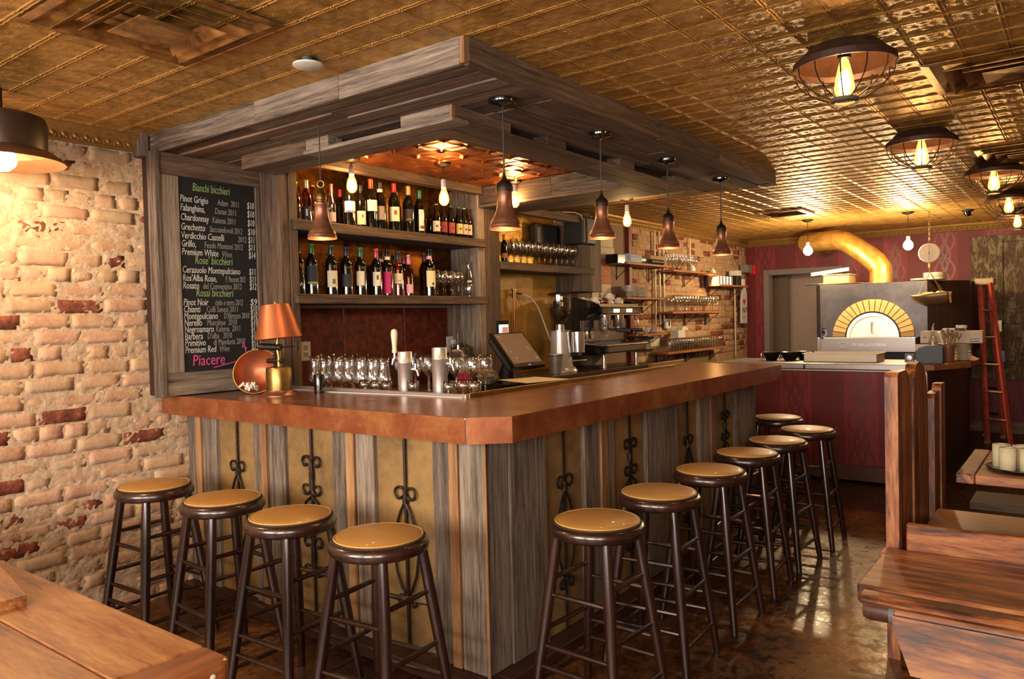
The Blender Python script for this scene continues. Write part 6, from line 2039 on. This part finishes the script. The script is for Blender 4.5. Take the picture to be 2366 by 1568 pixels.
for x in (3.55, 4.75):
    MB().bbox(x, x + .05, 3.10, 3.40, 0, .429, .004).build('leg', M['darkwood'], t)
    MB().bbox(x, x + .05, 2.95, 3.09, 0, .34, .004).build('leg', M['darkwood'], t)
MB().bbox(3.33, 4.9, 3.468, 3.498, .40, .573, .006).build('low_back_board', M['pine_x'], t)
hp = [(3.46, 0), (3.46, 1.165), (3.475, 1.19), (3.54, 1.198), (3.66, 1.19), (3.72, 1.12), (3.76, 1.04)]
MB().prism([(3.46, .0), (3.46, 1.175), (3.475, 1.194), (3.64, 1.196), (3.70, 1.17), (3.765, 1.04), (3.775, 0)], 3.256, 3.306, 'x').build('end_panel', M['pine_z'], t)
t = T('pine_booth_bench', 'lower orange pine bench seat behind the first bench back, with hump-topped end board', 'bench', (4.0, 3.9, 0))
MB().prism([(3.777, 0), (3.777, 1.05), (3.80, 1.14), (3.86, 1.205), (3.93, 1.215), (4.05, 1.19), (4.12, 1.13), (4.16, 1.0), (4.17, 0)], 3.268, 3.312, 'x').build('end_panel', M['pine_z'], t)
MB().bbox(3.335, 4.9, 3.56, 4.262, .436, .470, .006).build('seat_board', woodgrain('orange_pine', 'x', [(.3, (150, 84, 40)), (.5, (182, 112, 58)), (.7, (200, 134, 76))], (.4, .5), 30, 3, .08, .1, .05), t)
for x in (3.6, 4.7):
    MB().bbox(x, x + .05, 3.62, 4.2, 0, .435, .004).build('leg', M['darkwood'], t)
t = T('pine_end_post', 'slim rounded pine end board of the next booth behind the hump-topped one', 'booth end', (3.3, 4.5, 0))
MB().prism([(4.352, 0), (4.352, 1.0), (4.37, 1.025), (4.50, 1.03), (4.53, 1.0), (4.53, 0)], 3.272, 3.312, 'x').build('board', M['pine_z'], t)
MB().prism([(4.532, 0), (4.532, 1.04), (4.55, 1.062), (4.66, 1.06), (4.68, 1.03), (4.68, 0)], 3.275, 3.318, 'x').build('board', M['pine_z'], t)
t = T('dining_table', 'small brown plank dining table with a lighter breadboard end holding rolled napkins', 'table', (4.1, 4.1, 0))
tz = .745
MB().bbox(3.475, 3.545, 3.76, 4.46, tz - .042, tz, .004).build('breadboard_end', M['pine_y'], t)
for k in range(5):
    MB().bbox(3.547, 4.8, 3.76 + k * .14 + .001, 3.76 + (k + 1) * .14 - .001, tz - .042, tz, .003).build('tabletop_board', M['pine_x'], t)
MB().bbox(4.05, 4.15, 4.31, 4.41, .02, tz - .063, .004).bbox(3.85, 4.35, 4.268, 4.468, 0, .02, .004).build('pedestal', M['black'], t)
MB().bbox(3.74, 4.4, 3.80, 4.40, tz - .062, tz - .043, .002).build('mounting_plate', M['cream'], t)
t = T('plank_bench', 'dark brown plank bench seen beneath the small dining table', 'bench', (4.1, 4.6, 0))
MB().bbox(3.447, 4.8, 4.475, 4.775, .432, .470, .005).build('seat_board', M['brown_x'], t)
for x in (3.7, 4.6):
    MB().bbox(x, x + .05, 4.50, 4.75, 0, .431, .004).build('leg', M['darkwood'], t)
o = MB().lathe([(0, .001), (.10, .0), (.135, .010), (.134, .013), (.10, .005), (0, .005)], 36, cap=False).build('black_plate', M['gloss_black'], smooth=True)
o.location = (3.70, 3.97, tz + .0005)
tag(o, 'round black plate carrying the rolled napkins on the small table', 'plate')
roll_ = None
for k, (x, y, rz) in enumerate(((3.622, 3.99, 0), (3.655, 3.905, 1.2), (3.73, 3.905, 2.0), (3.70, 3.99, 2.6), (3.775, 3.97, .6))):
    if roll_ is None:
        m = MB()
        sp_ = [((.036 - .0035 * a / PI) * math.cos(a), (.036 - .0035 * a / PI) * math.sin(a)) for a in [PI * q / 9 for q in range(0, 50)]]
        vs = [(a, b, .0) for a, b in sp_] + [(a, b, .098) for a, b in sp_]
        n_ = len(sp_)
        m.add(vs, [(i, i + 1, n_ + i + 1, n_ + i) for i in range(n_ - 1)])
        roll_ = m.build('napkin_roll', M['cloth'], smooth='all', fix=False)
        sm = roll_.modifiers.new('thick', 'SOLIDIFY')
        sm.thickness = .0022
        o = roll_
    else:
        o = roll_.copy()
        COL.objects.link(o)
    o.location = (x, y, tz + .006)
    o.rotation_euler = (0, 0, rz)
    tag(o, ('cream rolled linen napkin standing at the ladder side of the black plate', 'cream rolled linen napkin at the front of the black plate', 'cream rolled linen napkin beside the front one on the black plate',
            'cream rolled linen napkin behind the front pair', 'cream rolled linen napkin at the wall side of the black plate')[k], 'napkin', 'rolled napkins on the black plate')

# near table in the corner by the brick wall
t = T('oak_table', 'large orange-brown varnished plank table with rounded corner near the brick wall stools', 'table', (1.5, .5, 0))
tz = .76
MB().bbox(.3, 2.395, .705, .905, tz - .045, tz, .006).build('tabletop_board', M['tabletop'], t)
MB().bbox(.3, 2.395, .46, .704, tz - .045, tz, .003).build('tabletop_board', M['tabletop'], t)
MB().bbox(.3, 2.395, .15, .459, tz - .045, tz, .003).build('tabletop_board', M['tabletop'], t)
e_ = MB()
c_ = [(2.396, .15), (2.505, .15)] + [(2.475 + .03 * math.cos(a), .875 + .03 * math.sin(a)) for a in [PI / 2 * q / 6 for q in range(7)]] + [(2.396, .905)]
e_.prism(c_, tz - .045, tz)
o = e_.build('breadboard_end', woodgrain('breadboard_end_oak', 'y', [(.3, (70, 36, 22)), (.5, (150, 86, 46)), (.7, (190, 120, 66))], (.3, .5), 30, 4, .10, .2, .0, False, .3, .8), t)
bv = o.modifiers.new('bevel', 'BEVEL')
bv.width = .008
bv.segments = 3
MB().lathe([(0, 0), (.006, 0), (.006, .002), (0, .003)], 10, m=Matrix.Translation((2.5045, .855, tz - .022)) @ Matrix.Rotation(PI / 2, 4, 'Y')).build('dowel', M['cream'], t)
for x, y in ((.5, .3), (.5, .8), (2.3, .3)):
    MB().bbox(x - .035, x + .035, y - .035, y + .035, 0, tz - .046, .004).build('leg', M['darkwood'], t)
tag(MB().prism([(.9, .845), (1.45, .845), (1.79, .785), (1.77, .35), (.9, .35)], .7605, .786).build('serving_board', M['tabletop']), 'loose thick wooden serving board lying on the large varnished table', 'board')
